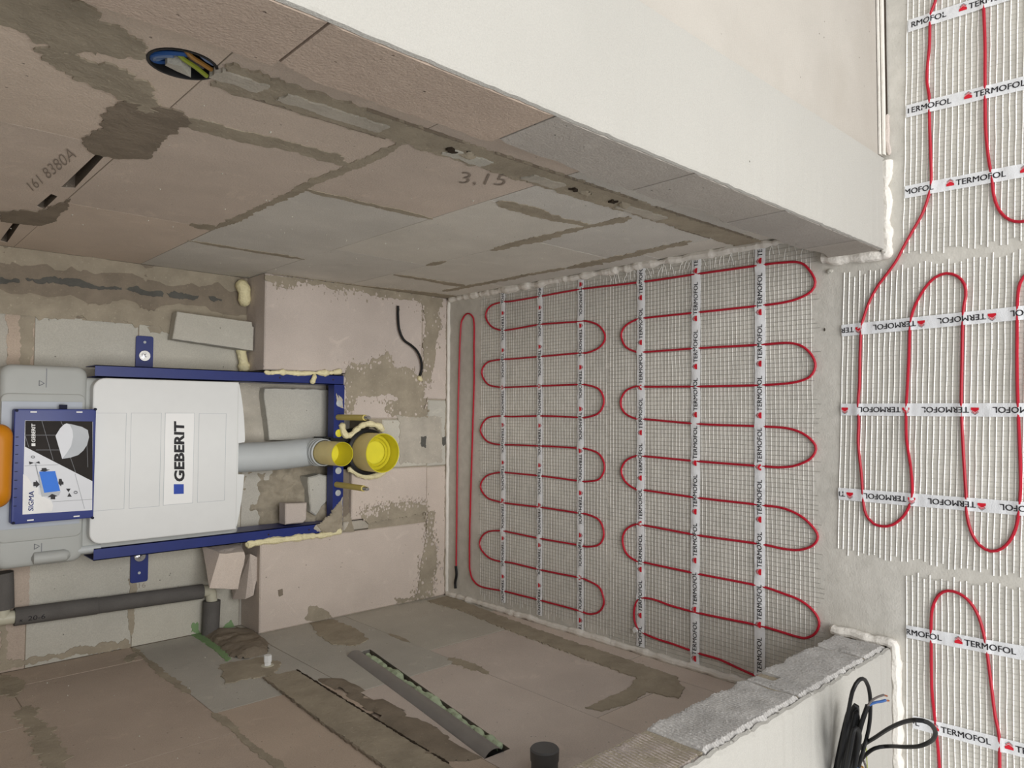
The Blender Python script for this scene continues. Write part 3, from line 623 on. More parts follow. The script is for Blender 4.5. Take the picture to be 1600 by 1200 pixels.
mb = MB(); vs = [plas2(i / n, k) for i in range(n + 1) for k in range(6)]
mb.add(vs, [(i*6+k, i*6+(k+1)%6, (i+1)*6+(k+1)%6, (i+1)*6+k) for i in range(n) for k in range(6)]); obj('plaster', mb, 'plaster', pier)
b = MB(); b.box((.612, -1.376, .004), (2.9, -1.380, 2.55)); obj('old_plaster', b, 'plaster_old', pier)['label'] = 'older mottled plaster, slightly set back'
for k, p in enumerate([[(.70, .10), (.76, .03), (.80, .10), (.78, .17), (.70, .16)], [(.66, .03), (.72, .02), (.70, .07)]]):
    patch('front', p, 'plaster_stain', pier, .012, -.0021, 'stain_patch', 300 + k, .012, .005)
b = MB(); b.box((-.333, -1.372, 2.12), (.43, -1.285, 2.55)); struct(obj('wall_front_lintel_added', b, 'plaster'), 'unseen lintel over the niche opening, added to block high light')  # unseen lintel, added to hold back light from above
# expansion strip along the foot of the old plaster
es = thing('edge_strip', 'thin white expansion strip standing in the gap at the foot of the greyish wall', 'strip')
mb = MB(); mb.box((.618, -1.3845, 0), (2.2, -1.3815, .022)); obj('strip_band', mb, 'foam_white', es)
mb = MB(); mb.box((.618, -1.3895, 0), (2.2, -1.3865, .016)); obj('strip_band', mb, 'foam_white', es)
mb = MB(); mb.box((.625, -1.3918, .0), (2.2, -1.3897, .004)); obj('gap_shadow_line', mb, 'dark', es)
mb = blob_tube([(.617, -1.394, .004), (.66, -1.392, .003), (.70, -1.392, .002)], .004, 3, 7); obj('crumb', mb, 'pink', es)

# ------------------------------------------------------------------ the toilet frame
b = MB(); b.box((-.21, .012, .362), (-.062, .10, .3895)); obj('recess_shade_fill', b, 'mortar_wet', ledge)  # dark fill put in to paint the crossbar's shadow in the recess
fr_ = thing('toilet_frame', 'blue steel wall-hung toilet frame with grey cistern, white cover panel and yellow plugs', 'toilet frame')
def c_rail(x0, x1, z0, z1, open_side):
    # a sheet-steel C profile, open at the back and at the cut top
    mb = MB(); t = .002; y0, y1 = -.004, .085
    for (a, b, c, d) in ((x0, x1, y0, y0 + t), (x0, x0 + t, y0, y1), (x1 - t, x1, y0, y1)): mb.box((a, c, z0), (b, d, z1))
    return obj('rail', mb, 'steel_blue', fr_)
rr = c_rail(.190, .218, .395, 1.052, 1); rlft = c_rail(-.2395, -.2115, .395, 1.045, -1)
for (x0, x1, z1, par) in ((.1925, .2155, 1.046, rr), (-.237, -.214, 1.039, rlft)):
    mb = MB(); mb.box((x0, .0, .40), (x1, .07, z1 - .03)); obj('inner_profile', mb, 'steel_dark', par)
for x, zs, par in ((.204, (.43, .595), rr), (-.226, (.43, .50, .62), rlft)):
    for z in zs:
        mb = MB(); mb.lathe([(.0001, .0004), (.0024, .0004), (.0024, -.002)], (x, -.0042, z), (0, -1, 0), 12); obj('rail_hole', mb, 'dark', par)
mb = MB(); mb.box((-.2115, -.004, .392), (.190, -.0015, .426)); mb.box((-.2115, -.0015, .392), (.190, .07, .395)); mb.box((-.2115, -.0015, .423), (.190, .03, .426)); cb = obj('crossbar', mb, 'steel_blue', fr_)
for x, m, r in ((.135, 'flush', .010), (.047, 'yellow', .0115), (-.063, 'flush', .010), (-.128, 'flush', .009)):
    mb = MB(); mb.lathe([(.0001, .0022), (r * .8, .0022), (r, .0012), (r, -.001)], (x, -.004, .409), (0, -1, 0), 20); mb.lathe([(.0001, .0026), (r * .3, .0026), (r*.32, .002)], (x, -.004, .409), (0, -1, 0), 12); obj('hole_plug', mb, m, cb)
for k, poly in enumerate([[(-.21, .394), (-.14, .394), (-.155, .404), (-.17, .41), (-.175, .424), (-.21, .425)], [(.12, .396), (.15, .40), (.16, .412), (.145, .41), (.165, .42), (.13, .416)], [(-.04, .395), (-.015, .397), (-.02, .405), (-.04, .402)]]):
    pl = ragged(poly, .003, .005, k); mb = MB(); mb.prism([(p.x, -.0056, p.y) for p in pl], [(p.x, -.003, p.y) for p in pl]); obj('mortar_smear', mb, 'mortar_pale', cb)
def bracket(cx, sgn):
    z0, z1 = .890, .932; xa, xb = (cx - .05, cx + .049) if sgn > 0 else (cx - .049, cx + .05)
    pts = []
    for (x, z, a0) in ((xb - .005, z1 - .005, 0), (xa + .005, z1 - .005, 90), (xa + .005, z0 + .005, 180), (xb - .005, z0 + .005, 270)):
        for d in (0, 45, 90): pts.append((x + .005 * math.cos(math.radians(a0 + d)), z + .005 * math.sin(math.radians(a0 + d))))
    mb = MB(); mb.prism([(x, .114, z) for x, z in pts], [(x, .118, z) for x, z in pts])
    return obj('bracket', mb, 'steel_blue', fr_)
for cx, s, bx, hx in ((.256, 1, .2535, .289), (-.281, -1, -.263, -.306)):
    br = bracket(cx, s)
    mb = MB(); mb.lathe([(.0055, .003), (.0135, .003), (.0145, .0015), (.0145, -.001)], (bx, .114, .911), (0, -1, 0), 24); mb.lathe([(.0001, .004), (.011, .004), (.011, 0)], (bx, .114, .911), (0, -1, 0), 6, smooth=False); obj('washer', mb, 'chrome', br)
    mb = MB(); mb.lathe([(.0001, .004), (.0078, .004), (.0078, .012), (.0001, .012)], (bx, .114, .911), (0, -1, 0), 6, smooth=False); mb.lathe([(.0001, .02), (.004, .02), (.0045, .018), (.0045, .01)], (bx, .114, .911), (0, -1, 0), 14); obj('bolt', mb, 'chrome', br)
    mb = MB(); mb.lathe([(.0001, .0004), (.0035, .0004), (.0035, -.002)], (hx, .114, .911), (0, -1, 0), 14); obj('bracket_hole', mb, 'flush', br)
# cistern: rounded plastic tank, its lower part behind the cover
def rbox(lo, hi, r, n=5, yr=None):
    # rounded box (corners in X,Z rounded with r, front rim rounded)
    x0, y0, z0 = lo; x1, y1, z1 = hi; mb = MB(); loop = lambda rr, ins: [(cx + rr * math.cos(a), cz + rr * math.sin(a)) for cx, cz, a0 in ((x1 - ins - rr, z1 - ins - rr, 0), (x0 + ins + rr, z1 - ins - rr, 90), (x0 + ins + rr, z0 + ins + rr, 180), (x1 - ins - rr, z0 + ins + rr, 270)) for a in [math.radians(a0 + 90 * k / n) for k in range(n + 1)]]
    e = yr or r * .5; secs = []
    for k in range(4):
        t = math.radians(90 * k / 3); secs.append((loop(r, e * (1 - math.sin(t))), y0 + e * (1 - math.cos(t))))
    secs.append((loop(r, 0), y1)); N = len(secs[0][0]); vs = [(x, y, z) for lp, y in secs for x, z in lp]
    fs = [(s * N + i, s * N + (i + 1) % N, (s + 1) * N + (i + 1) % N, (s + 1) * N + i) for s in range(len(secs) - 1) for i in range(N)]
    fs += [tuple(range(N)), tuple((len(secs) - 1) * N + i for i in range(N))]
    mb.add(vs, fs, 0, True); return mb
cis = obj('cistern', rbox((-.236, -.004, 1.066), (.212, .105, 1.235), .022, yr=.012), 'grey_plastic', fr_)
mb = rbox((-.225, .004, .70), (.188, .10, 1.10), .02); obj('cistern_body', mb, 'grey_plastic', cis)
def hbar(x0, x1, z0, z1, y0, y1): 
    mb = MB(); mb.box((x0, y0, z0), (x1, y1, z1)); return mb
mb = rbox((-.178, -.0075, 1.071), (.148, .01, 1.2335), .014, yr=.003); obj('raised_field', mb, 'grey_plastic', cis)
for x0, x1, s in ((.162, .205, 1), (-.222, -.186, -1)):
    mb = MB(); mb.box((x0, -.0055, 1.1485), (x1, -.0030, 1.1500)); 
    xm = (x0 + x1) / 2 - .012 * s
    for a, b_ in (((xm - .006, 1.163), (xm + .006, 1.163)), ((xm - .006, 1.163), (xm, 1.153)), ((xm + .006, 1.163), (xm, 1.153))):
        mb.tube([(a[0], -.0045, a[1]), (b_[0], -.0045, b_[1])], .0008, 5)
    obj('level_mark', mb, 'print_line', cis)['label'] = 'moulded triangle and level line'
mb = MB(); mb.tube(catmull([(-.218, -.004, 1.168), (-.218, -.006, 1.15), (-.218, -.006, 1.105), (-.217, -.003, 1.098)], .006), [.003] + [.0135] * (len(catmull([(-.218, -.004, 1.168), (-.218, -.006, 1.15), (-.218, -.006, 1.105), (-.217, -.003, 1.098)], .006)) - 2) + [.0095], 14); obj('moulded_sleeve', mb, 'grey_plastic', cis)
mb = MB(); mb.tube([(-.213, .006, 1.10), (-.212, .006, 1.03)], .0095, 14); obj('drip_tube', mb, 'flush', cis)
mb = hbar(-.148, .130, 1.078, 1.232, -.0115, -.006); obj('backing_plate', mb, 'sheet', cis)
# flush-plate box with its printed card
bx0, bx1, bz0, bz1, by = -.1345, .1135, 1.056, 1.213, -.040
fb = obj('flush_plate_box', rbox((bx0, by, bz0), (bx1, -.012, bz1), .004, 3, .002), 'blue_plastic', fr_)
for z in (1.09, 1.178):
    for x in (.107, -.128):
        mb = hbar(x - .0014, x + .0014, z - .006, z + .006, by - .0006, by + .002); obj('slot_clip', mb, 'ink_white', fb)
for i in range(9):
    mb = hbar(.052 - .0185 * i, .0535 - .0185 * i, 1.204, 1.2095, by - .0006, by + .002); obj('notch', mb, 'steel_dark', fb)
mb = hbar(.113, .1235, 1.112, 1.127, -.030, -.024); obj('side_tab', mb, 'steel_dark', fb)
for x, z in ((.1135, 1.058), (-.1345, 1.058), (-.131, 1.209), (.110, 1.209)):
    mb = MB(); mb.lathe([(.0001, .003), (.003, .003), (.003, -.003)], (x, by, z), (0, -1, 0), 12); obj('corner_pin', mb, 'steel_dark', fb)
yc = by - .0006
def card(pts, m, lay, name='print', lab=None):
    mb = MB(); poly_flat(mb, [(x, by - .0004 - .00025 * lay, z) for x, z in pts]); o = obj(name, mb, m, fb, recalc=False)
    if lab: o['label'] = lab
    return o
card([(0.0885,1.1935),(0.0849,1.0625),(-0.1168,1.059),(-0.1145,1.1929)], 'print_light', 0, 'printed_card', 'printed card with toilet and tank drawing')
card([(0.0878,1.1929),(0.0857,1.0632),(-0.0512,1.0599),(0.0316,1.192)], 'print_dark', 1, 'dark_print')
for a, b_ in (((65,657),(83,719)), ((38,681),(70,680)), ((70,680),(89,680)), ((39,680),(45,699)), ((56,703),(92,703)), ((95,657),(100,670)), ((125,657),(127,662)), ((110,715),(118,738)), ((100,730),(144,729)), ((136,675),(137,730))):
    pa = Vector(a); pb = Vector(b_); d = (pb - pa).normalized(); nn = Vector((-d.y, d.x)) * .35
    card([H3 for H3 in [tuple(v) for v in []]] or [(0, 0)] * 0 or [], 'print_line', 2) if False else None
LN = [(0.0883,1.1627),(0.0003,1.1387),(0.0566,1.1927),(0.0555,1.1327),(0.0566,1.1927),(0.03,1.185),(0.024,1.1718),(0.0226,1.1282),(0.0867,1.1261),(0.0695,1.1195),(0.0047,1.1054),(-0.0289,1.0945),(0.0617,1.0749),(-0.0186,1.0704),(-0.0099,1.1921),(-0.01,1.1287),(-0.0024,1.1735),(-0.059,1.1602),(-0.0915,1.1376),(-0.092,1.0596),(-0.0317,1.0957),(-0.1125,1.0746),(-0.0053,1.1711),(-0.0349,1.1656)]
mb = MB()
for i in range(0, len(LN), 2):
    a, b_ = Vector(LN[i]), Vector(LN[i + 1]); d = (b_ - a).normalized(); nn = Vector((-d.y, d.x)) * .00035
    poly_flat(mb, [(p.x, by - .0010, p.y) for p in (a - nn, b_ - nn, b_ + nn, a + nn)])
obj('print_lines', mb, 'print_line', fb, recalc=False)
card([(0.0816,1.1148),(0.0794,1.1047),(0.0734,1.0842),(0.066,1.0725),(0.0499,1.0695),(0.0325,1.0729),(0.0196,1.0804),(0.0098,1.0903),(0.0047,1.1054),(0.0024,1.1216),(0.0541,1.1358),(0.071,1.127),(0.0795,1.1197)], 'print_mid', 3, 'printed_toilet', 'grey printed picture of a toilet bowl')
card([(0.0816,1.1148),(0.078,1.1084),(0.0664,1.1031),(0.052,1.1015),(0.0305,1.1048),(0.015,1.1132),(0.0024,1.1216),(0.0541,1.1358),(0.071,1.127),(0.0795,1.1197)], 'print_light', 4, 'printed_lid')
card([(-0.0238,1.1647),(-0.0239,1.1344),(-0.0686,1.1235),(-0.0706,1.1539)], 'ink_cyan', 3, 'printed_tank', 'bright blue printed box')
card([(-0.0238,1.1647),(-0.0706,1.1539),(-0.0694,1.1223),(-0.0783,1.1257),(-0.0787,1.1585),(-0.0489,1.1652)], 'print_mid', 2, 'printed_tank_side')
for p in ([(-0.0455,1.1748),(-0.0458,1.1701),(-0.0416,1.1702),(-0.0518,1.1628),(-0.0583,1.1697),(-0.0548,1.1698),(-0.0545,1.1746)], [(-0.0163,1.1601),(-0.016,1.1517),(-0.0196,1.1504),(-0.0199,1.1443),(-0.0243,1.1539),(-0.0224,1.1635),(-0.0205,1.16)], [(-0.0414,1.1266),(-0.0417,1.1217),(-0.0475,1.1203),(-0.049,1.1178),(-0.0547,1.1177),(-0.0545,1.1214),(-0.0587,1.1225),(-0.0513,1.1276)], [(-0.0856,1.1414),(-0.0806,1.1416),(-0.0809,1.1476),(-0.0738,1.1393),(-0.0795,1.1282),(-0.0806,1.133),(-0.0863,1.1329)],
          [(-0.0005,1.1842),(-0.0037,1.1747),(-0.0075,1.1828)], [(-0.0039,1.1723),(-0.0007,1.1653),(-0.0063,1.1633)], [(-0.0643,1.1125),(-0.0649,1.1037),(-0.0726,1.1073)], [(-0.0741,1.106),(-0.0831,1.1007),(-0.0824,1.1095)]): card(p, 'ink', 5, 'printed_arrow')
card([(-0.0277,1.194),(-0.0323,1.1869),(-0.0438,1.1796),(-0.0581,1.1733),(-0.0586,1.165),(-0.0726,1.1646),(-0.0885,1.1402),(-0.1001,1.1362),(-0.1126,1.1383),(-0.1141,1.1754),(-0.1145,1.1929)], 'ink_white', 1, 'light_print')
def px_text(mb, s, o, e, t, off=0.0, mi=0, lay=6):             # lower-left, lower-right, upper-left corners
    Y = by - .0004 - .00025 * lay
    O = Vector((o[0], Y, o[1])); put_text(mb, s, O, Vector((e[0], Y, e[1])) - O, Vector((t[0], Y, t[1])) - O, off, mi)
mb = MB(); px_text(mb, 'GEBERIT', *[(0.0408,1.1734),(0.0814,1.1745),(0.041,1.1806)], .025); Q = [(0.0325,1.1732),(0.0387,1.1734),(0.0389,1.1805),(0.0327,1.1803)]; poly_flat(mb, [(x, by - .0019, z) for x, z in Q]); obj('lettering', mb, 'ink_white', fb, recalc=False)
mb = MB()
for q4 in (0, .0005): px_text(mb, 'SIGMA', *[(x + q4, z + q4 * .4) for x, z in [(-0.1081,1.1732),(-0.0657,1.1731),(-0.1072,1.1826)]], 0)
obj('lettering', mb, 'ink_blue', fb, recalc=False)
for q3 in ([(0.0059,1.1732),(0.0115,1.1733),(0.0063,1.1808)], [(-0.0774,1.0895),(-0.0709,1.0897),(-0.0769,1.0971)]):
    mb = MB(); px_text(mb, '0', *q3); obj('lettering', mb, 'ink', fb, recalc=False)
# white cover panel
PX0, PX1, PZ0, PZ1, PY = -.1985, .187, .718, 1.060, -.026
def panel_loop(r, ins):
    L = []
    for cx, cz, a0 in ((PX1 - r, PZ1 - r, 0), (PX0 + r, PZ1 - r, 90)):
        for k in range(7): a = math.radians(a0 + 15 * k); L.append((cx + (r - ins) * math.cos(a), cz + (r - ins) * math.sin(a)))
    L += [(PX0 + ins, PZ0 + ins), (PX1 - ins, PZ0 + ins)]
    return L
mb = MB(); secs = [(panel_loop(.026, .003), PY), (panel_loop(.026, .0008), PY + .001), (panel_loop(.026, 0), PY + .003), (panel_loop(.026, 0), .006)]
Nn = len(secs[0][0]); vs = [(x, y, z) for lp, y in secs for x, z in lp]
fs = [(s*Nn+i, s*Nn+(i+1)%Nn, (s+1)*Nn+(i+1)%Nn, (s+1)*Nn+i) for s in range(3) for i in range(Nn)] + [tuple(range(Nn)), tuple(3*Nn+i for i in range(Nn))]
mb.add(vs, fs, 0, False); cov = obj('cover_panel', mb, 'white_plastic', fr_)
lip = []                                                     # bowed lower lip with a notch for the flush pipe
for k in range(41):
    x = PX1 - .004 - k / 40 * (PX1 - PX0 - .01); t = (x - (PX0 + PX1) / 2) / ((PX1 - PX0) / 2)
    lip.append((x, PZ0 - .004 - .020 * (1 - abs(t) ** 2.2)))
nl, nr = -.058, .028
lip = [p for p in lip if p[0] > nr] + [(nr, PZ0 - .022), (nr - .002, PZ0 - .006), (nl + .002, PZ0 - .006), (nl, PZ0 - .023)] + [p for p in lip if p[0] < nl]
pl = [(PX1 - .004, PZ0 + .01)] + lip + [(PX0 + .006, PZ0 + .01)]
mb = MB(); mb.prism([(x, -.014, z) for x, z in pl], [(x, .002, z) for x, z in pl]); obj('lower_lip', mb, 'white_plastic', cov)
yp = PY - .0001
for (p0, p1) in zip([(0.1054,1.0545),(0.1056,0.9782),(0.1059,0.9015),(0.1044,0.82)], [(-0.1215,0.9883),(-0.1221,0.9098),(-0.1208,0.831),(-0.1208,0.7506)]):
    mb = MB(); xa, xb, za, zb = p1[0], p0[0], p1[1], p0[1]; t = .0007
    for lo, hi in (((xa, za), (xb, za + t)), ((xa, zb - t), (xb, zb)), ((xa, za), (xa + t, zb)), ((xb - t, za), (xb, zb))): mb.box((lo[0], yp - .0004, lo[1]), (hi[0], yp + .001, hi[1]))
    obj('embossed_outline', mb, 'print_mid', cov)
p0, p1 = [(0.1043,0.9),(-0.12,0.8318)]
mb = MB(); mb.box((p1[0], yp - .0005, p1[1]), (p0[0], yp + .001, p0[1])); obj('sticker', mb, 'sticker', cov)
mb = MB(); O, E, T = [Vector((x, yp - .0009, z)) for x, z in [(-0.0658,0.8518),(0.0836,0.8557),(-0.0642,0.877)]]; put_text(mb, 'GEBERIT', O, E - O, T - O, .04)
obj('lettering', mb, 'ink', cov, recalc=False)
mb = MB(); poly_flat(mb, [(x, yp - .0009, z) for x, z in [(-0.0959,0.8534),(-0.072,0.8539),(-0.0705,0.8776),(-0.095,0.8771)]]); obj('printed_square', mb, 'ink_blue', cov, recalc=False)
# flush pipe, plugs, drain, studs
mb = MB(); fp = [(-.0155, .036, .76), (-.015, .036, .60), (-.009, .036, .50), (-.007, .030, .484), (-.0065, .012, .472), (-.0065, -.004, .471)]
mb.tube(catmull(fp, .008), .0405, 24); mb.lathe([(.0365, -.004), (.0395, -.004), (.0395, .012), (.0370, .013), (.0370, .018), (.0390, .019), (.0390, .026), (.0355, .028)], (-.0065, -.004, .471), (0, -1, 0), 28); flp = obj('flush_pipe', mb, 'flush', fr_)
def plug(name, x, z, y0, L, r, par, inner):
    mb = MB(); mb.lathe([(r * .97, 0), (r, .01), (r, L)], (x, y0, z), (0, -1, 0), 40); mb.lathe([(r, L), (r * .985, L + .0012), (r * .955, L), (r * .95, L - .03), (r * .93, L - inner), (.0001, L - inner)], (x, y0, z), (0, -1, 0), 40, 1)
    return obj(name, mb, ['yellow_out', 'yellow'], par)
plug('flush_plug', -.0065, .471, -.026, .107, .0335, flp, .075)
mb = MB(); mb.lathe([(.0001, -.06), (.070, -.06), (.070, .004), (.066, .008), (.066, .016), (.069, .018), (.069, .026), (.063, .030), (.060, .030), (.060, .005), (.0001, .005)], (-.010, 0, .322), (0, -1, 0), 44)
mb.box((-.05, -.002, .33), (.036, .06, .455)); mb.box((-.045, -.012, .395), (.033, .02, .44)); dr = obj('drain_outlet', mb, 'black_pe', fr_)
dp = plug('drain_plug', -.010, .322, -.012, .094, .0575, dr, .045)
mb = MB(); mb.lathe([(.047, .055), (.050, .058), (.0465, .062), (.043, .058), (.0425, .05)], (-.010, -.012, .322), (0, -1, 0), 36, 0); mb.lathe([(.035, .050), (.040, .056), (.0375, .060), (.034, .054)], (-.010, -.012, .322), (0, -1, 0), 36, 0); obj('plug_rib', mb, 'yellow', dr)
for x, z, xo in ((.094, .412, 0), (-.103, .414, -.0)):
    mb = MB(); mb.lathe([(.0085, -.01), (.0085, .148), (.0070, .1485), (.0001, .1485)], (x, -.004, z), (0, -1, 0), 16); st = obj('stud_sleeve', mb, 'olive', fr_)
    mb = MB(); mb.lathe([(.006, .14), (.006, .166), (.0045, .170), (.0001, .170)], (x, -.004, z), (0, -1, 0), 14); obj('threaded_end', mb, 'chrome', st)
# orange housing at the top
og = thing('orange_case', 'rounded orange plastic case at the top edge of the grey cistern, above the printed card', 'case')
mb = rbox((-.094, -.088, 1.2185), (.082, -.0125, 1.31), .026, 6, .02); obj('shell', mb, 'orange', og)

# ------------------------------------------------------------------ loose pieces of aerated concrete
o = obj('block_offcut', slab([(0.3722,0.845),(0.3606,0.649),(0.3481,0.6469),(0.3467,0.6432),(0.28,0.6438),(0.2991,0.8547)], lambda p: .06 + (p.y - .64) * .08, .112, .002, .0008, 1), 'pale')
tag(o, 'flat grey block offcut leaning on the back wall right of the blue frame', 'block piece')
o = obj('block_offcut', slab([(0.1756,0.6016),(0.1771,0.5417),(0.1768,0.4015),(0.1166,0.3962),(0.0234,0.3991),(0.0278,0.5856),(0.0881,0.5924),(0.1482,0.603)], .075, .11, .002, .002, 2), 'pale')
tag(o, 'large grey sawn block piece stuck inside the blue frame right of the flush pipe', 'block piece')
o = obj('block_offcut', slab([(-0.1481,0.5646),(-0.1508,0.4983),(-0.199,0.4995),(-0.2071,0.5093),(-0.207,0.5635)], .012, .05, .003, .001, 3), 'pink')
tag(o, 'small pinkish square block piece pressed into mortar at the lower left of the frame', 'block piece')
o = obj('block_offcut', slab([(-0.0797,0.4809),(-0.0743,0.4441),(-0.0798,0.4126),(-0.1501,0.4115),(-0.1707,0.4364),(-0.1953,0.4546),(-0.1824,0.4732),(-0.1263,0.4782)], .040, .09, .004, .003, 4), 'pale')
tag(o, 'pale block piece embedded in mortar left of the flush pipe elbow', 'block piece')
def hull(name, pts, m, seed=0):
    bm = bmesh.new()
    for p in pts: bm.verts.new(p)
    r = bmesh.ops.convex_hull(bm, input=bm.verts)
    bmesh.ops.delete(bm, geom=[v for v in bm.verts if not v.link_faces], context='VERTS')
    bmesh.ops.subdivide_edges(bm, edges=bm.edges[:], cuts=3, use_grid_fill=True)
    for v in bm.verts: v.co += Vector((no(*v.co[:2], v.co.z + seed, 55), no(*v.co[1:], seed + 2, 55), no(v.co.x, v.co.z, seed + 5, 55))) * .0022
    me = bpy.data.meshes.new(name); bm.to_mesh(me); bm.free(); me.materials.append(M[m]); o = bpy.data.objects.new(name, me); C.objects.link(o); return o
A = [(-0.2601,-0.005,0.7528),(-0.2644,0,0.6862),(-0.275,0,0.6825),(-0.362,0,0.6999),(-0.3452,-0.005,0.7774),(-0.2476,0.075,0.7679),(-0.3246,0.085,0.7509),(-0.2493,0.05,0.7402),(-0.252,0.05,0.676)]
o = hull('block_fragment', A, 'pink'); tag(o, 'larger pinkish broken block fragment wedged left of the blue frame', 'block piece')
Bc = [(-0.2809,0.045,0.6615),(-0.2775,0.02,0.6598),(-0.2887,0.02,0.6399),(-0.3443,0.02,0.6388),(-0.3894,0.02,0.6488),(-0.3987,0.03,0.6657),(-0.4069,0.085,0.6781),(-0.3785,0.1,0.6761),(-0.2925,0.09,0.6495)]
o = hull('block_fragment', Bc, 'pink', 3); tag(o, 'slimmer broken block fragment standing on the ledge behind the larger one', 'block piece')

# ------------------------------------------------------------------ foam
def foam(name, label, path, r, m, seed, bump=.4, n=9, freq=45):
    o = obj(name, blob_tube(path, r, seed, n, bump, freq), m); return tag(o, label, 'foam')
foam('foam_seal', 'white foam seal line along the foot of the block ledge', [(-W + .004, -.006, .004), (-.2, -.006, .005), (.1, -.006, .004), (W - .004, -.006, .005)], .0058, 'foam_white', 1, .22, freq=30)
foam('foam_seal', 'beaded white foam seal along the foot of the right niche wall', [(W - .006, -.008, .005), (W - .007, -.4, .006), (W - .007, -.8, .006), (W - .008, -1.2, .006), (W - .02, -1.262, .007)], .0088, 'foam_white', 2, .75, freq=34)
foam('foam_seal', 'white foam seal along the foot of the left niche wall', [(-W + .006, -.008, .006), (-W + .007, -.4, .006), (-W + .007, -.8, .006), (-W + .007, -1.27, .006)], .0085, 'foam_white', 3, .35)
foam('foam_seal', 'lumpy white foam bead at the foot of the right plastered pier', [(.437, -1.258, .006), (.428, -1.30, .006), (.425, -1.35, .006), (.424, -1.386, .007), (.46, -1.390, .007), (.53, -1.389, .006), (.575, -1.391, .007), (.610, -1.388, .006)], .0105, 'foam_white', 4, .55, freq=50)
foam('foam_seal', 'white foam bead at the foot of the left partition', [(-.326, -1.268, .006), (-.328, -1.33, .007), (-.330, -1.384, .008), (-.345, -1.392, .008), (-.45, -1.392, .007), (-.60, -1.392, .008), (-.85, -1.392, .007)], .0105, 'foam_white', 5, .35)
fy = lambda lab, path, r, seed, b=.5: foam('foam_bead', lab, path, r, 'foam_yellow', seed, b, freq=60)
fy('yellow foam bead along the right rail of the blue frame', [(0.2185,-0.004,0.64),(0.2154,-0.006,0.6281),(0.2187,-0.006,0.591),(0.2174,-0.006,0.5334),(0.2207,-0.007,0.4944),(0.2228,-0.006,0.4429),(0.2301,-0.006,0.4031)], .0066, 11, .75)
o = obj('foam_bead', blob_tube([(0.2172,-0.008,0.4909),(0.204,-0.01,0.4957),(0.1893,-0.008,0.5004)], .0085, 12, 10, .4, 50), 'foam_yellow'); tag(o, 'short drip of yellow foam hanging over the right rail', 'foam')
fy('yellow foam bead along the left rail between frame and ledge', [(-0.2463,0,0.6813),(-0.2442,-0.002,0.654),(-0.2429,-0.004,0.6189),(-0.2438,-0.006,0.564),(-0.2433,-0.006,0.5062),(-0.2453,-0.006,0.4561),(-0.2418,-0.006,0.4212),(-0.2389,-0.006,0.396)], .0085, 13, .45)
fy('thick yellow foam bead curling round the upper right of the black drain', [(0.0788,-0.006,0.4008),(0.0562,-0.01,0.3985),(0.0411,-0.014,0.3921),(0.0406,-0.012,0.3695),(0.0537,-0.012,0.3544),(0.0669,-0.012,0.3393),(0.0744,-0.012,0.3149),(0.0703,-0.012,0.2877),(0.0623,-0.012,0.2716),(0.0503,-0.01,0.2586)], .0095, 14, .35)
fy('yellow foam bead below the black drain on the ledge', [(-0.0561,-0.004,0.3784),(-0.0661,-0.01,0.3624),(-0.0785,-0.012,0.3416),(-0.0842,-0.01,0.3115),(-0.0836,-0.01,0.2867),(-0.0792,-0.008,0.2625),(-0.0702,-0.006,0.2497)], .0088, 15, .4)
o = obj('foam_lump', blob_tube([(0.4786,0.11,0.665),(0.4561,0.1,0.6595),(0.4329,0.1,0.6554),(0.4149,0.11,0.6452)], .016, 16, 12, .45, 40), 'foam_yellow'); tag(o, 'crusty yellow foam lump in the upper right corner above the ledge', 'foam')
o = obj('foam_lump', blob_tube([(0.2907,0.105,0.6616),(0.2687,0.1,0.6596),(0.2491,0.1,0.6537),(0.2202,0.1,0.6495)], .015, 17, 12, .35, 40), 'foam_yellow'); tag(o, 'smooth yellow foam lump below the leaning grey offcut', 'foam')
o = obj('foam_lump', blob_tube([(0.2253,-0.004,0.126),(0.2172,-0.006,0.1198),(0.2114,-0.003,0.1099)], .0065, 18, 9, .5, 80), 'foam_yellow'); tag(o, 'small yellow foam tuft where the black cable enters the ledge', 'foam')

# ------------------------------------------------------------------ pipes
wp = thing('water_pipe', 'grey insulated water pipe with cream elbow fittings along the back wall', 'pipe')
a0, a1 = [(-0.3633,0.095,1.1808),(-0.3747,0.095,0.758)]; a0, a1 = Vector(a0), Vector(a1)
mid = a0.lerp(a1, .40)
mb = MB(); mb.tube([a0, mid, mid + (a1 - a0).normalized() * .001, a1], [.0205, .0205, .0195, .0195], 20); ins = obj('insulation', mb, 'insul', wp)
d = (a1 - a0).normalized(); 
mb = MB()
up = Vector((1, 0, 0)); up = (up - d * up.dot(d)).normalized(); out = Vector((0, -1, 0)); out = (out - d * out.dot(d)).normalized()
for s, off, ln in (('x', .007, .007), ('20-6', .024, .034)):
    O = a0 + d * off - up * .009 + out * .0193
    put_text(mb, s, O, d * ln, up * (.011 if s != 'x' else .006), .004)
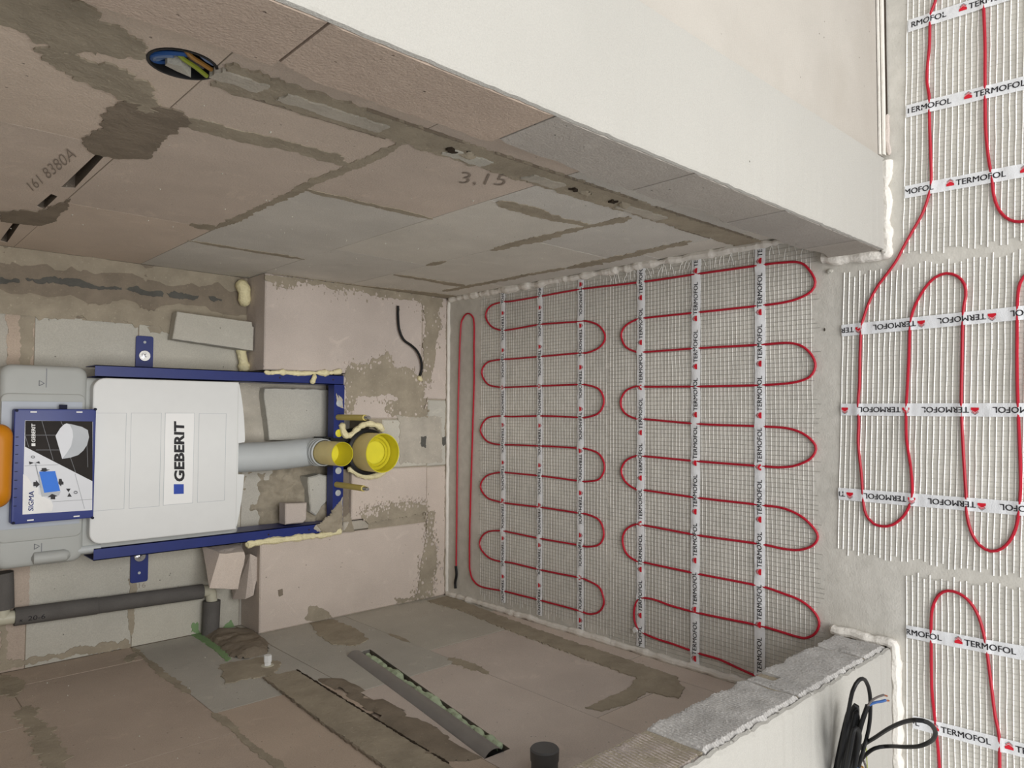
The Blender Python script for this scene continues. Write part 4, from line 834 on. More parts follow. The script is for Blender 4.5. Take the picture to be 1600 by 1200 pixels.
# wrap the print on the round tube
c0 = a0
for i, v in enumerate(mb.v):
    v = Vector(v); r = v - c0; h = r.dot(d); sx = r.dot(up); an = sx / .0205
    mb.v[i] = tuple(c0 + d * h + (up * math.sin(an) + out * math.cos(an)) * .0208)
obj('lettering', mb, 'ink', ins, recalc=False)
e0 = a1; e1, e2 = [Vector(p) for p in [(-0.38,0.095,0.7358),(-0.4065,0.095,0.7319)]]
mb = MB(); mb.tube(catmull([e0 - d * .008, e0 + d * .006, e1, e1.lerp(e2, .5), e2], .004), .0145, 18); obj('elbow', mb, 'ppr', wp)
g0, g1 = [Vector(p) for p in [(-0.4039,0.095,0.7319),(-0.5258,0.095,0.7354)]]
mb = MB(); mb.tube([g0, g0 + (g1 - g0) * .5, g1], .0225, 20); obj('insulation', mb, 'insul', wp)['label'] = 'short insulated stub running into the left wall'
t0 = a0 - d * .0; mb = MB(); mb.tube([a0 + d * .006, a0 - d * .035, a0 - d * .06], .0150, 18); mb.tube([a0 - d * .022, a0 - d * .022 + Vector((.035, 0, .002))], .0150, 18); obj('tee_fitting', mb, 'ppr', wp)
q0 = a0 - d * .022 + Vector((.022, 0, 0)); mb = MB(); mb.tube([q0, q0 + Vector((.05, 0, .002)), q0 + Vector((.082, 0, .004))], .0225, 20); obj('insulation', mb, 'insul', wp)['label'] = 'dark insulated branch behind the cistern corner'
# drain pipe let into the left wall
sp = thing('waste_pipe', 'grey plastic waste pipe sunk in a slanting slot of the left wall', 'pipe')
p0, p1 = Vector((-W - .014, -.312, .534)), Vector((-W - .014, -.944, .630))
mb = MB(); dd = (p1 - p0).normalized(); mb.lathe([(.0001, 0), (.022, 0), (.0248, .003), (.0248, (p1 - p0).length)], p0, dd, 28); obj('pipe_tube', mb, 'pvc', sp)
mb = blob_tube([p0 + dd * (.02 + .6 * k / 14) + Vector((.010, 0, -.029 + .003 * (k % 2))) for k in range(15)], .0078, 21, 9, .8, 42, .004); o = obj('foam_bead', mb, 'foam_green'); tag(o, 'pale green foam bubbles below the sunken grey waste pipe', 'foam')
# capped stub sticking out of the left wall
sb = thing('pipe_stub', 'dark grey capped pipe stub sticking out of the left niche wall', 'pipe')
c = [(-0.45,-1.0495,0.6131)][0]
mb = MB(); mb.lathe([(.0225, -.05), (.0225, .046), (.021, .047)], (-.5, c[1], c[2]), (1, 0, 0), 32); obj('pipe_tube', mb, 'pvc_dark', sp if False else sb)
mb = MB(); mb.lathe([(.024, .030), (.0245, .0475), (.0225, .0500), (.0001, .0500)], (-.5, c[1], c[2]), (1, 0, 0), 32); obj('cap', mb, 'pvc_dark', sb)
# threaded plug in the left wall
tp = thing('wall_plug', 'small white threaded plug screwed into the left wall by the mortar patch', 'plug')
c = [(-0.2477,0.7293)][0]
mb = MB(); mb.lathe([(.0001, .003), (.014, .003), (.016, .001), (.016, -.002)], (-W, c[0], c[1]), (1, 0, 0), 24); obj('collar', mb, 'ppr', tp)
mb = MB(); mb.lathe([(.008, .002), (.008, .010), (.0095, .011), (.0095, .026), (.0001, .026)], (-W, c[0], c[1]), (1, 0, 0), 6, smooth=False); obj('head', mb, 'ink_white', tp)

# ------------------------------------------------------------------ cables
lc = thing('cable_end', 'short black cable end curling out of the pinkish ledge face', 'cable')
mb = MB(); mb.tube(catmull([(0.4441,-0.01,0.2092),(0.4097,-0.01,0.2088),(0.3695,-0.011,0.2042),(0.3382,-0.013,0.1882),(0.3217,-0.015,0.1599),(0.3045,-0.016,0.138),(0.2768,-0.014,0.1212),(0.2483,-0.01,0.1154),(0.2277,-0.004,0.1184),(0.2222,0.01,0.1108)], .006), .0040, 10); obj('sheath', mb, 'black', lc)
# junction box
jb = thing('junction_box', 'round black junction box with coloured wires in the right wall', 'junction box')
mb = MB(); xo = W + .002
mb.lathe([(.0365, -.001), (.0365, .0015), (.0335, .0015), (.0325, -.003), (.0325, -.045), (.0001, -.045)], (W, EB[0], EB[1]), (-1, 0, 0), 36); obj('box_shell', mb, 'black', jb)
bxp = lambda dy, dz, dep: (W + .0 + dep, EB[0] + dy, EB[1] + dz)
def wire(pts, m, r=.0019): mb = MB(); mb.tube(catmull(pts, .004), r, 7); obj('wire', mb, m, jb)
wire([bxp(.010, -.026, .04), bxp(.030, -.008, .02), bxp(.027, .018, .006), bxp(.012, .030, .003), bxp(-.004, .020, .004), bxp(-.014, -.002, .006)], 'wire_blue', .0026)
wire([bxp(.018, .0, .02), bxp(.020, .022, .005), bxp(.008, .026, .003), bxp(-.006, .012, .003)], 'wire_pale', .0026)
wire([bxp(-.004, .010, .02), bxp(-.008, .006, .004), bxp(-.004, -.012, -.001), bxp(.003, -.027, -.004)], 'wire_green', .0026)
wire([bxp(-.012, .008, .02), bxp(-.018, .0, .004), bxp(-.013, -.016, .001), bxp(-.008, -.028, .0)], 'wire_brown', .0026)
wire([bxp(-.018, .0, .02), bxp(-.023, -.012, .004), bxp(-.018, -.026, .002)], 'wire_pale')
wire([bxp(.0, .0, .02), bxp(-.004, -.006, .006), bxp(.0, -.022, .003)], 'wire_grey')
mb = MB(); mb.prism([bxp(.022, .012, .002), bxp(.008, .014, -.001), bxp(-.001, .002, -.004), bxp(.010, -.012, -.008), bxp(.017, .0, -.003)], [bxp(.022, .012, .016), bxp(.008, .014, .012), bxp(-.001, .002, .010), bxp(.010, -.012, .004), bxp(.017, .0, .010)]); obj('connector', mb, 'pale', jb)
# black cable bundle on the partition
kb = thing('cable_bundle', 'coiled bundle of black cable hanging on the white left partition', 'cable')
def cable(path, r=.0042, m='black', name='cable_loop', ov=None):
    mb = MB(); mb.tube(catmull(path, .006), r, 9); return obj(name, mb, m, kb)
cable([(-0.4791,-1.4,0.2938),(-0.4176,-1.42,0.3231),(-0.3423,-1.44,0.3409),(-0.3108,-1.45,0.3505),(-0.2974,-1.455,0.341),(-0.3019,-1.455,0.3188),(-0.3266,-1.45,0.2887),(-0.3597,-1.445,0.2714),(-0.3977,-1.44,0.2674),(-0.4487,-1.43,0.2769),(-0.4926,-1.41,0.2427)], .0030)
for k, p in enumerate([[(-0.4825,-1.4,0.2988),(-0.4341,-1.41,0.2968),(-0.3787,-1.42,0.2847),(-0.355,-1.43,0.2939),(-0.357,-1.432,0.2915),(-0.3843,-1.43,0.2899),(-0.4339,-1.42,0.2866),(-0.4866,-1.405,0.2662)], [(-0.4807,-1.41,0.3082),(-0.4271,-1.425,0.3187),(-0.3692,-1.44,0.3248),(-0.3514,-1.445,0.3271),(-0.3605,-1.445,0.3225),(-0.4071,-1.435,0.3085),(-0.4911,-1.41,0.2686)], [(-0.4871,-1.395,0.2969),(-0.4325,-1.4,0.2799),(-0.38,-1.41,0.2724),(-0.3701,-1.415,0.2692),(-0.3909,-1.415,0.2648),(-0.4438,-1.41,0.2822),(-0.4929,-1.4,0.2743)], [(-0.4738,-1.42,0.3177),(-0.4142,-1.44,0.3434),(-0.3711,-1.45,0.3478),(-0.3863,-1.45,0.3289),(-0.4521,-1.43,0.2974)]]):
    cable(p, .0036)
ce_ = cable([(-0.501,-1.4,0.2594),(-0.4316,-1.43,0.2992),(-0.3733,-1.45,0.3234),(-0.3389,-1.46,0.3209)], .0036)
ce_.name = 'cable_tail'
mb = MB(); mb.tube(catmull([(-0.3402,-1.46,0.3234),(-0.3332,-1.463,0.3135),(-0.3311,-1.466,0.2958),(-0.3303,-1.47,0.2832)], .004), .0018, 7); obj('wire', mb, 'wire_grey', kb)
mb = MB(); mb.tube(catmull([(-0.3421,-1.459,0.3209),(-0.3394,-1.461,0.3109),(-0.3406,-1.463,0.2932),(-0.3414,-1.466,0.2831),(-0.3403,-1.47,0.2756)], .004), .0022, 7); obj('wire', mb, 'wire_blue', kb)
for a_, b_ in ([(-0.3302,-1.4695,0.2844),(-0.3343,-1.471,0.2728)], [(-0.3406,-1.4695,0.2769),(-0.3427,-1.472,0.2679)]):
    mb = MB(); mb.tube([a_, b_], .0014, 6); obj('bare_end', mb, 'copper', kb)
cable([(-0.4499,-1.41,0.2359),(-0.427,-1.43,0.2552),(-0.3959,-1.46,0.2924),(-0.3535,-1.5,0.3508),(-0.3147,-1.54,0.411),(-0.2915,-1.57,0.4483),(-0.2951,-1.58,0.4363),(-0.3105,-1.58,0.4116),(-0.3269,-1.575,0.3931),(-0.3479,-1.56,0.3654),(-0.3663,-1.54,0.3471),(-0.3882,-1.51,0.3114),(-0.4155,-1.47,0.2626),(-0.424,-1.45,0.2663),(-0.4452,-1.43,0.2559),(-0.4734,-1.41,0.2314),(-0.4977,-1.4,0.2227)], .0030)
mb = MB(); mb.tube(catmull([(-0.4579,-1.42,0.2461),(-0.4595,-1.425,0.2486),(-0.4722,-1.425,0.2411),(-0.5051,-1.41,0.2055)], .004), .0018, 7); obj('wire', mb, 'wire_grey', kb)
mb = MB(); mb.tube(catmull([(-0.4656,-1.42,0.2543),(-0.4669,-1.425,0.2542),(-0.4877,-1.42,0.2312)], .004), .0018, 7); obj('wire', mb, 'wire_brown', kb)
mb = MB(); mb.tube(catmull([(-0.4598,-1.42,0.2722),(-0.4612,-1.425,0.2748),(-0.481,-1.42,0.2575)], .004), .0018, 7); obj('wire', mb, 'wire_blue', kb)
mb = MB(); mb.tube(catmull([(-0.4673,-1.392,0.1567),(-0.4921,-1.391,0.1493),(-0.5335,-1.39,0.1425)], .006), .0009, 5); obj('cord', mb, 'wire_green', kb)
mb = MB(); mb.lathe([(.014, -.01), (.014, .004), (.0001, .004)], [(-0.5252,-1.386,0.2256)][0], (0, -1, 0), 16); obj('wall_entry', mb, 'black', kb)

# ------------------------------------------------------------------ heating mats
CZ, CR = .0036, .0027
def seg_hits(path, a, b, wd):
    # where the cable crosses the tape: distances along the tape
    a, b = Vector(a), Vector(b); d = (b - a).normalized(); n = Vector((-d.y, d.x)); out = []
    for i in range(len(path) - 1):
        p, q_ = path[i].to_2d(), path[i + 1].to_2d(); s0, s1 = (p - a).dot(n), (q_ - a).dot(n)
        if s0 * s1 <= 0 and s0 != s1:
            t = s0 / (s0 - s1); out.append((p + (q_ - p) * t - a).dot(d))
    return out
def make_tape(mat, a, b, wd, logos, rd, cables, tm, pitch=.1145, extra_h=0, word='TERMOFOL'):
    # a,b: the ends; rd: +1 when the words run from a to b; logos: distance along a->b of one logo
    a, b = Vector(a), Vector(b); d = (b - a).normalized(); n = Vector((-d.y, d.x)); L = (b - a).length
    X = [x for c in cables for x in seg_hits(c, a, b, wd)]
    sd = random.random() * 50
    def H(s, t): return .0044 + extra_h + max([0] + [.0023 * math.exp(-((s - x) / .0070) ** 2) for x in X]) + .0009 * no(s, t, sd, 70) + .0006 * no(s, t, sd, 190)
    ns = int(L / .0032); mb = MB()
    def fn(i, j):
        s = i * L; t = (j - .5) * wd * (1 + .03 * no(s, 3, sd, 20)); p = a + d * s + n * t; return (p.x, p.y, H(s, t) - (.0012 * abs(j - .5) * 2))
    mb.grid(ns, 4, fn, 0, True); tp = obj('tape', mb, tm, mat, recalc=False)
    ink, red = MB(), MB(); rdir = d * rd; up = Vector((-rdir.y, rdir.x))
    wl, ch = .0775, wd * .44
    k0 = int((-logos) / pitch) - 2
    def place(m_, pts2, fs):
        # clip to the tape: drop faces that run past its ends
        vs = []; keep = []
        for (x, y) in pts2:
            s = x; vs.append((x, y))
        fk = [f for f in fs if all(.0005 < vs[i][0] < L - .0005 for i in f)]
        used = sorted({i for f in fk for i in f}); mp = {v: i for i, v in enumerate(used)}
        V = []
        for i in used:
            s, t = vs[i]; p = a + d * s + n * t; V.append((p.x, p.y, H(s, t) + .0007 - .0012 * abs(t / wd) * 2))
        m_.add(V, [tuple(mp[i] for i in f) for f in fk])
    vs0, fs0 = text_mb(word, 0.0)
    for k in range(-12, 14):
        c = logos + k * pitch
        if c < -.1 or c > L + .1: continue
        # letters start just after the logo, measured along the reading direction
        T = [(c + rd * (.0095 + u * wl), rd * ((v - .5) * ch)) for u, v in vs0]
        for q1, q2 in ((-.00025, 0), (.00025, .00015)): place(ink, [(x + q1, y + q2) for x, y in T], fs0)
        s = wd * .34
        for yy, th, hw, m_ in ((-.62, .62, 1.0, red), (.12, .34, .86, red)):
            P = [(-hw, yy), (hw, yy), (hw, yy + th), (0, yy + th + .62), (-hw, yy + th)] if yy < 0 else [(-hw, yy + .12), (0, yy + .74), (hw, yy + .12), (hw * .95, yy + th), (0, yy + th + .62), (-hw * .95, yy + th)]
            if yy > 0: F = [(0, 1, 4, 5), (1, 2, 3, 4)]
            else: F = [(0, 1, 2, 3, 4)]
            place(m_, [(c + rd * (x * s * .78), rd * (y * s * .82)) for x, y in P], F)
        P = [(-1.0, .62), (0, 1.30), (1.0, .62), (1.0, .74), (0, 1.44), (-1.0, .74)]; place(ink, [(c + rd * (x * s * .7), rd * (y * s * .78)) for x, y in P], [(0, 1, 4, 5), (1, 2, 3, 4)])
    if ink.v: obj('lettering', ink, 'ink', tp, recalc=False)['kind'] = 'stuff'
    if red.v: obj('logo', red, 'ink_red', tp, recalc=False)['kind'] = 'stuff'
    return tp
def yarn(mb, pts, w, h, zoff):
    # a flat-bottomed three-sided strand
    N = len(pts); vs = []
    for i, p in enumerate(pts):
        t = (pts[min(i + 1, N - 1)] - pts[max(0, i - 1)]).normalized(); n = Vector((-t.y, t.x)) * w / 2
        z = zoff + (.0006 * no(p.x, p.y, 2, 35))
        vs += [(p.x - n.x, p.y - n.y, z), (p.x + n.x, p.y + n.y, z), (p.x, p.y, z + h)]
    mb.add(vs, [(i*3+a, i*3+(a+1)%3, (i+1)*3+(a+1)%3, (i+1)*3+a) for i in range(N-1) for a in range(3)])
def mesh_grid(mat, corner, du, dv, nu, nv, wu, wv, su, sv, clip=None, wob=.0012, fray=0.0, seed=0, lift=0, cell=.03, thin='yarn_thin'):
    # strands along du (nv of them, every sv) and along dv (every su)
    o_, du, dv = Vector(corner), Vector(du), Vector(dv); Lu, Lv = du.length, dv.length; eu, ev = du.normalized(), dv.normalized()
    A, B = MB(), MB()
    for j in range(int(Lv / sv) + 1):
        e = random.uniform(-fray, fray); k = max(2, int(Lu / cell)); pts = []
        for i in range(k + 1):
            s = -fray + e + (Lu + fray + random.uniform(0, 0)) * i / k
            p = o_ + eu * s + ev * (j * sv); p += ev * wob * no(p.x, p.y, seed, 22) + ev * wob * .6 * no(p.x, p.y, seed + j * .37, 70)
            pts.append(p)
        pts = [p for p in pts if not clip or clip(p)]
        if len(pts) > 1: yarn(A, pts, wu, wu * .55, .0006 + lift)
    for j in range(int(Lu / su) + 1):
        e = random.uniform(-fray, fray); k = max(2, int(Lv / cell)); pts = []
        for i in range(k + 1):
            s = e + Lv * i / k; p = o_ + ev * s + eu * (j * su); p += eu * wob * no(p.x, p.y, seed + 5, 22) + eu * wob * .6 * no(p.x, p.y, seed + 6 + j * .41, 70); pts.append(p)
        pts = [p for p in pts if not clip or clip(p)]
        if len(pts) > 1: yarn(B, pts, wv, wv * .55, .0014 + lift)
    a = obj('mesh_strands', A, 'yarn', mat); a['kind'] = 'stuff'
    b = obj('mesh_strands', B, thin, mat); b['kind'] = 'stuff'
def red_cable(mat, px, r=CR, z=CZ, name='heating_cable'):
    P = catmull([Vector((x, y, z)) for x, y in px], .007); mb = MB()
    mb.tube([Vector((p.x, p.y, p.z + .0006 * no(p.x, p.y, 0, 30))) for p in P], r, 7); obj(name, mb, 'red', mat); return P
n1 = thing('heating_mat', 'large red cable heating mat in two strips filling the niche floor', 'heating mat')
path = [(-0.3937,-0.0547),(-0.2154,-0.056),(-0.0069,-0.0569),(0.2028,-0.0612),(0.3815,-0.0692),(0.4183,-0.0821),(0.4308,-0.1048),(0.4203,-0.1275),(0.3966,-0.1373),(0.3243,-0.138),(0.2008,-0.1392),(-0.004,-0.1316),(-0.2084,-0.1241),(-0.3507,-0.1224),(-0.3967,-0.126),(-0.4237,-0.1451),(-0.4346,-0.1854),(-0.4294,-0.28),(-0.4285,-0.3168),(-0.4273,-0.4427),(-0.4272,-0.5794),(-0.4288,-0.6229),(-0.4148,-0.6584),(-0.3868,-0.6737),(-0.3527,-0.6585),(-0.3411,-0.6184),(-0.3383,-0.584),(-0.3407,-0.4501),(-0.3394,-0.3162),(-0.3429,-0.2679),(-0.3391,-0.2148),(-0.3151,-0.1752),(-0.2872,-0.1749),(-0.2611,-0.2082),(-0.25,-0.2672),(-0.2499,-0.3157),(-0.2517,-0.4498),(-0.2506,-0.5793),(-0.2504,-0.6184),(-0.2382,-0.6586),(-0.2093,-0.6739),(-0.1757,-0.6586),(-0.1646,-0.6184),(-0.1635,-0.5792),(-0.1623,-0.4494),(-0.164,-0.3152),(-0.163,-0.2637),(-0.1546,-0.2043),(-0.1231,-0.1734),(-0.0892,-0.2007),(-0.0733,-0.263),(-0.072,-0.3146),(-0.0726,-0.4491),(-0.076,-0.5815),(-0.0751,-0.6184),(-0.0654,-0.6587),(-0.0338,-0.6763),(-0.0007,-0.6588),(0.0113,-0.6184),(0.0133,-0.5791),(0.0137,-0.4488),(0.0127,-0.3141),(0.0116,-0.2566),(0.0207,-0.2028),(0.0541,-0.1719),(0.0908,-0.2022),(0.0992,-0.2647),(0.0976,-0.3136),(0.1004,-0.4486),(0.0977,-0.5814),(0.098,-0.6138),(0.1103,-0.6566),(0.141,-0.6743),(0.172,-0.6589),(0.185,-0.6184),(0.1878,-0.5789),(0.1873,-0.4508),(0.1867,-0.313),(0.1878,-0.2612),(0.1992,-0.2044),(0.2364,-0.1764),(0.2658,-0.2008),(0.2728,-0.2606),(0.2722,-0.3125),(0.2731,-0.4402),(0.2744,-0.5812),(0.2741,-0.6184),(0.2871,-0.6612),(0.3134,-0.6789),(0.3444,-0.6568),(0.3603,-0.6138),(0.3615,-0.5812),(0.3665,-0.4399),(0.3619,-0.312),(0.3639,-0.2629),(0.3815,-0.2181),(0.4141,-0.1934),(0.4424,-0.2145),(0.4504,-0.271),(0.448,-0.3114),(0.449,-0.4396),(0.4507,-0.5952),(0.4443,-0.7966),(0.4426,-0.9422),(0.4401,-1.1189),(0.4381,-1.1755),(0.4317,-1.214),(0.4109,-1.2345),(0.3864,-1.2452),(0.3685,-1.2368),(0.3565,-1.2103),(0.3508,-1.1746),(0.3497,-1.118),(0.3502,-0.9681),(0.351,-0.8102),(0.3477,-0.774),(0.3338,-0.7431),(0.3128,-0.7325),(0.2835,-0.745),(0.2674,-0.7779),(0.2647,-0.8099),(0.2647,-0.9675),(0.2626,-1.1172),(0.2626,-1.1808),(0.2535,-1.2147),(0.2318,-1.2364),(0.2087,-1.243),(0.1876,-1.2304),(0.1776,-1.2012),(0.1744,-1.1683),(0.1729,-1.1163),(0.1735,-0.9668),(0.1763,-0.8096),(0.1778,-0.7776),(0.1653,-0.7447),(0.1372,-0.73),(0.1106,-0.7425),(0.096,-0.7773),(0.0947,-0.8092),(0.0848,-0.9662),(0.082,-1.1154),(0.079,-1.1788),(0.0688,-1.2139),(0.052,-1.2356),(0.0362,-1.2422),(0.0156,-1.2297),(0.0005,-1.1991),(-0.0054,-1.1663),(-0.0056,-1.1145),(-0.0035,-0.9656),(0.0012,-0.8089),(-0.0004,-0.775),(-0.015,-0.7443),(-0.0405,-0.7317),(-0.0661,-0.7442),(-0.0832,-0.7768),(-0.0839,-0.8086),(-0.0893,-0.965),(-0.0909,-1.1137),(-0.0931,-1.1697),(-0.1054,-1.2077),(-0.1241,-1.2321),(-0.1438,-1.2439),(-0.1637,-1.2329),(-0.177,-1.204),(-0.1795,-1.1673),(-0.1765,-1.1128),(-0.177,-0.9644),(-0.1719,-0.8082),(-0.1733,-0.7745),(-0.1905,-0.7459),(-0.2164,-0.7355),(-0.2477,-0.7458),(-0.263,-0.7742),(-0.2643,-0.8079),(-0.2673,-0.9638),(-0.2682,-1.1119),(-0.2747,-1.1677),(-0.2824,-1.2056),(-0.2973,-1.2313),(-0.3182,-1.2444),(-0.3419,-1.2375),(-0.3567,-1.2184),(-0.3593,-1.195),(-0.3546,-1.1111),(-0.3582,-0.9632),(-0.3559,-0.8833),(-0.3509,-0.8365),(-0.3524,-0.8036),(-0.3609,-0.7839),(-0.3805,-0.7738),(-0.4049,-0.7717),(-0.4273,-0.7797),(-0.44,-0.8014),(-0.445,-0.8418),(-0.4464,-0.8828),(-0.4514,-0.9574),(-0.4524,-1.0128),(-0.4611,-1.0687),(-0.4671,-1.11),(-0.4751,-1.1511)]
P1 = red_cable(n1, path)
mb = MB(); mb.tube(catmull([Vector((x, y, .005)) for x, y in [(-0.3896,-0.0546),(-0.4179,-0.0582),(-0.4438,-0.0519),(-0.462,-0.0538)]], .006), .0042, 9); obj('cable_end_sleeve', mb, 'black', n1)
def nclip(p): return p.x > -W + .012 and p.x < W - .010 and not (p.y < -1.262 and p.x < -.33)
mesh_grid(n1, (-.452, -.172, 0), (.93, .0, 0), (0, -.512, 0), 0, 0, .0009, .0006, .0098, .0106, nclip, fray=.012, seed=1, thin='yarn_shadow_grey')
mesh_grid(n1, (-.470, -.694, 0), (.962, .0, 0), (0, -.550, 0), 0, 0, .0010, .0007, .0100, .0102, nclip, fray=.012, seed=2, lift=.0003, thin='yarn_shadow_grey')
TW = .0235
for (pa, pb, lg, rd, wd) in ((*[(0.4938,-0.2737),(-0.4639,-0.2802)], [(0.0719,-0.2766)][0], 1, .0225), (*[(0.491,-0.4342),(-0.4705,-0.4351)], [(0.0725,-0.4357)][0], 1, .0225), (*[(0.483,-0.5928),(-0.4781,-0.591)], [(0.1206,-0.5907)][0], 1, .0235),
                         (*[(0.4854,-0.7967),(-0.4756,-0.7914)], [(0.0605,-0.7953)][0], -1, .0245), (*[(0.4805,-0.9584),(-0.4773,-0.9486)], [(0.1067,-0.9542)][0], -1, .0245), (*[(0.477,-1.1223),(-0.4902,-1.1112)], [(0.1061,-1.1171)][0], -1, .0250)):
    dd_ = (Vector(pb) - Vector(pa)).normalized(); make_tape(n1, pa, pb, wd, (Vector(lg) - Vector(pa)).dot(dd_), rd, [P1], 'tape')
# frayed strand ends bending up at the right wall
mb = MB()
for k in range(46):
    y = -.70 - .0122 * k - random.uniform(0, .004); x0 = .455 + random.uniform(-.01, .01) - max(0, (-1.15 - y)) * .1; bend = random.uniform(-.014, .014)
    pts = [Vector((x0, y, 0)), Vector((x0 + .012, y + bend * .3, 0)), Vector((min(W - .010, x0 + .024), y + bend, 0))]
    yarn(mb, pts, .0011, .0008, .0018)
o = obj('loose_strands', mb, 'yarn', n1); o['kind'] = 'stuff'
mb = MB(); mb.prism([(*p, .010) for p in [(-0.437,-0.7716),(-0.4297,-0.7757),(-0.4312,-0.7836),(-0.4387,-0.7856),(-0.4441,-0.7756)]], [(*p, .0005) for p in [(-0.437,-0.7716),(-0.4297,-0.7757),(-0.4312,-0.7836),(-0.4387,-0.7856),(-0.4441,-0.7756)]]); obj('tape_scrap', mb, 'ink_white', n1)

def room_mat(label, cpath, tapes, corner, du, dv, seed, clip=None):
    t = thing('heating_mat', label, 'heating mat', None)
    Ps = [red_cable(t, c) for c in cpath]
    mesh_grid(t, corner, du, dv, 0, 0, .0025, .0008, .0090, .0100, clip, wob=.0010, fray=.006, seed=seed)
    for (a, b, lg, rd) in tapes:
        dd_ = (Vector(b) - Vector(a)).normalized(); make_tape(t, a, b, .0240, (Vector(lg) - Vector(a)).dot(dd_), rd, Ps, 'tape_thin')
    return t
# right mat
room_mat('red cable heating mat on the room floor in front of the plastered right wall',
    [[(0.9347,-1.5502),(0.9843,-1.5491),(1.0312,-1.5397),(1.0528,-1.5214),(1.0442,-1.5022),(1.0056,-1.4929),(0.9636,-1.49),(0.9169,-1.4838),(0.8876,-1.48),(0.8718,-1.4732),(0.8456,-1.4706),(0.8053,-1.4688),(0.749,-1.4635),(0.7107,-1.4672),(0.6764,-1.4667),(0.6024,-1.4676),(0.5473,-1.4678),(0.518,-1.4618),(0.4895,-1.4514),(0.4663,-1.4377),(0.4506,-1.4284)], [(0.9358,-1.5502),(0.8863,-1.5544),(0.861,-1.5579),(0.8132,-1.559),(0.7718,-1.5593),(0.6958,-1.5579),(0.6256,-1.5576),(0.5723,-1.5605),(0.5364,-1.5648),(0.4987,-1.568),(0.4743,-1.5743),(0.4574,-1.5846),(0.4475,-1.5977),(0.4452,-1.6125),(0.4517,-1.6255),(0.4816,-1.6316),(0.6026,-1.6376),(0.8248,-1.6439),(0.9377,-1.6443)]],
    [(*[(0.8605,-1.4327),(0.8492,-1.7402)], [(0.8598,-1.5263)][0], 1), (*[(0.6947,-1.4266),(0.6827,-1.7366)], [(0.6913,-1.5316)][0], 1), (*[(0.5379,-1.4218),(0.532,-1.7332)], [(0.5363,-1.4997)][0], 1)],
    (.422, -1.416, 0), (.78, -.025, 0), (-.004, -.36, 0), 11)
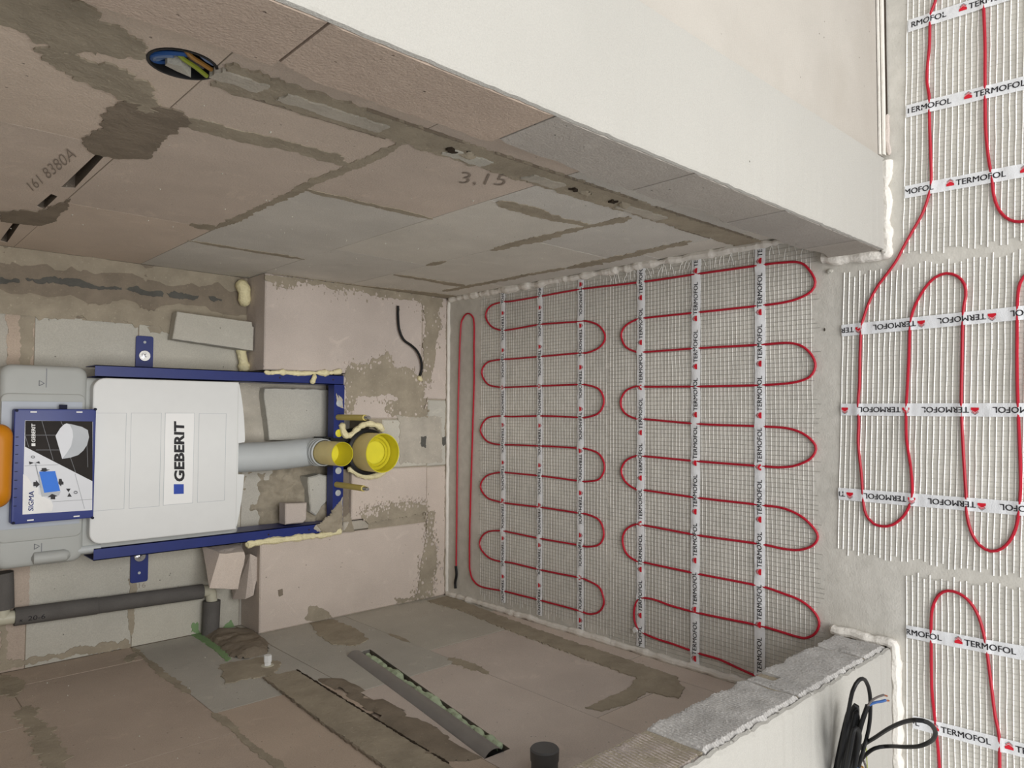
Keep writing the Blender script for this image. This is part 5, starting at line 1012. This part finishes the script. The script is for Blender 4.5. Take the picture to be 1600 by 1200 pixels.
room_mat('red cable heating mat in the doorway, between the right and the left mat',
    [[(0.4506,-1.4284),(0.4303,-1.4167),(0.4084,-1.4048),(0.3811,-1.3845),(0.3616,-1.3687),(0.3353,-1.3538),(0.3044,-1.3423),(0.283,-1.3371),(0.2343,-1.3339),(0.1701,-1.3318),(0.1356,-1.3288),(0.0933,-1.3294),(0.0587,-1.3277),(0.0231,-1.3297),(-0.0085,-1.3329),(-0.0464,-1.3348),(-0.0802,-1.338),(-0.0959,-1.3451),(-0.1048,-1.3546),(-0.108,-1.37),(-0.1034,-1.3888),(-0.0867,-1.4074),(-0.066,-1.419),(-0.0449,-1.4249),(-0.0207,-1.4253),(0.0094,-1.4236),(0.0396,-1.4196),(0.07,-1.4167),(0.1226,-1.4175),(0.1679,-1.4205),(0.2168,-1.4235),(0.278,-1.4268),(0.3117,-1.4341),(0.3463,-1.4524),(0.3657,-1.4712),(0.3709,-1.4905),(0.3632,-1.5082),(0.3464,-1.5192),(0.3262,-1.5209),(0.2963,-1.5163),(0.2122,-1.5128),(0.1422,-1.5105),(0.0933,-1.5106),(0.0261,-1.5125),(-0.0257,-1.5146),(-0.0715,-1.5158),(-0.1017,-1.5223),(-0.1218,-1.5339),(-0.1307,-1.5513),(-0.1227,-1.5688),(-0.1019,-1.5833),(-0.0712,-1.5923),(-0.0246,-1.5969),(0.025,-1.5978),(0.1078,-1.5967),(0.1745,-1.5961),(0.2614,-1.5978),(0.3138,-1.5997),(0.3391,-1.604),(0.3533,-1.6144),(0.3535,-1.629),(0.3365,-1.6412),(0.3032,-1.645),(0.1621,-1.643),(-0.0315,-1.6417)]],
    [(*[(0.2796,-1.298),(0.2893,-1.7437)], [(0.2781,-1.4469)][0], -1), (*[(0.1189,-1.2945),(0.1179,-1.7399)], [(0.1189,-1.4174)][0], -1), (*[(-0.0517,-1.2871),(-0.0513,-1.7361)], [(-0.0498,-1.4249)][0], -1)],
    (-.163, -1.284, 0), (.556, -.020, 0), (.002, -.40, 0), 12)
room_mat('red cable heating mat on the room floor in front of the left partition',
    [[(-0.6841,-1.4682),(-0.6404,-1.4637),(-0.5832,-1.4636),(-0.5374,-1.4634),(-0.4944,-1.4609),(-0.4528,-1.4574),(-0.3959,-1.453),(-0.3223,-1.4532),(-0.2669,-1.4541),(-0.2402,-1.4589),(-0.2208,-1.4688),(-0.2119,-1.4826),(-0.2137,-1.5011),(-0.2265,-1.5181),(-0.2489,-1.5306),(-0.283,-1.5388),(-0.3318,-1.5447),(-0.4094,-1.5519),(-0.4493,-1.5578),(-0.504,-1.5577),(-0.6023,-1.5568),(-0.6381,-1.5618),(-0.647,-1.5783),(-0.6229,-1.5969),(-0.5727,-1.6033),(-0.3796,-1.609),(-0.2501,-1.6133)]],
    [(*[(-0.3011,-1.4108),(-0.2945,-1.7151)], [(-0.2978,-1.4986)][0], 1), (*[(-0.4668,-1.4193),(-0.4576,-1.7115)], [(-0.4664,-1.4582)][0], 1)],
    (-.80, -1.404, 0), (.606, -.008, 0), (.01, -.38, 0), 13)

# small debris on the floor
o = obj('stone_chip', MB(), 'grey')
bm = bmesh.new(); bmesh.ops.create_icosphere(bm, subdivisions=2, radius=.006)
cc = [(0.4052,-1.2755)][0]
for v in bm.verts: v.co = Vector((v.co.x * .8, v.co.y * 1.2, v.co.z * .55)) + v.co.normalized() * .0015 * no(*v.co, 400); v.co += Vector((cc[0], cc[1], .003))
bm.to_mesh(o.data); bm.free(); o.data.materials.clear(); o.data.materials.append(M['pale']); tag(o, 'small pale stone chip on the floor beside the right pier', 'chip')
o = obj('wood_chip', MB(), 'dark')
bm = bmesh.new(); bmesh.ops.create_icosphere(bm, subdivisions=2, radius=.004); cc = [(0.2851,-1.2627)][0]
for v in bm.verts: v.co = Vector((v.co.x * .9, v.co.y * .35, v.co.z * .3)) + Vector((cc[0], cc[1], .0014))
bm.to_mesh(o.data); bm.free(); tag(o, 'tiny dark chip lying on bare floor between the mats', 'chip')
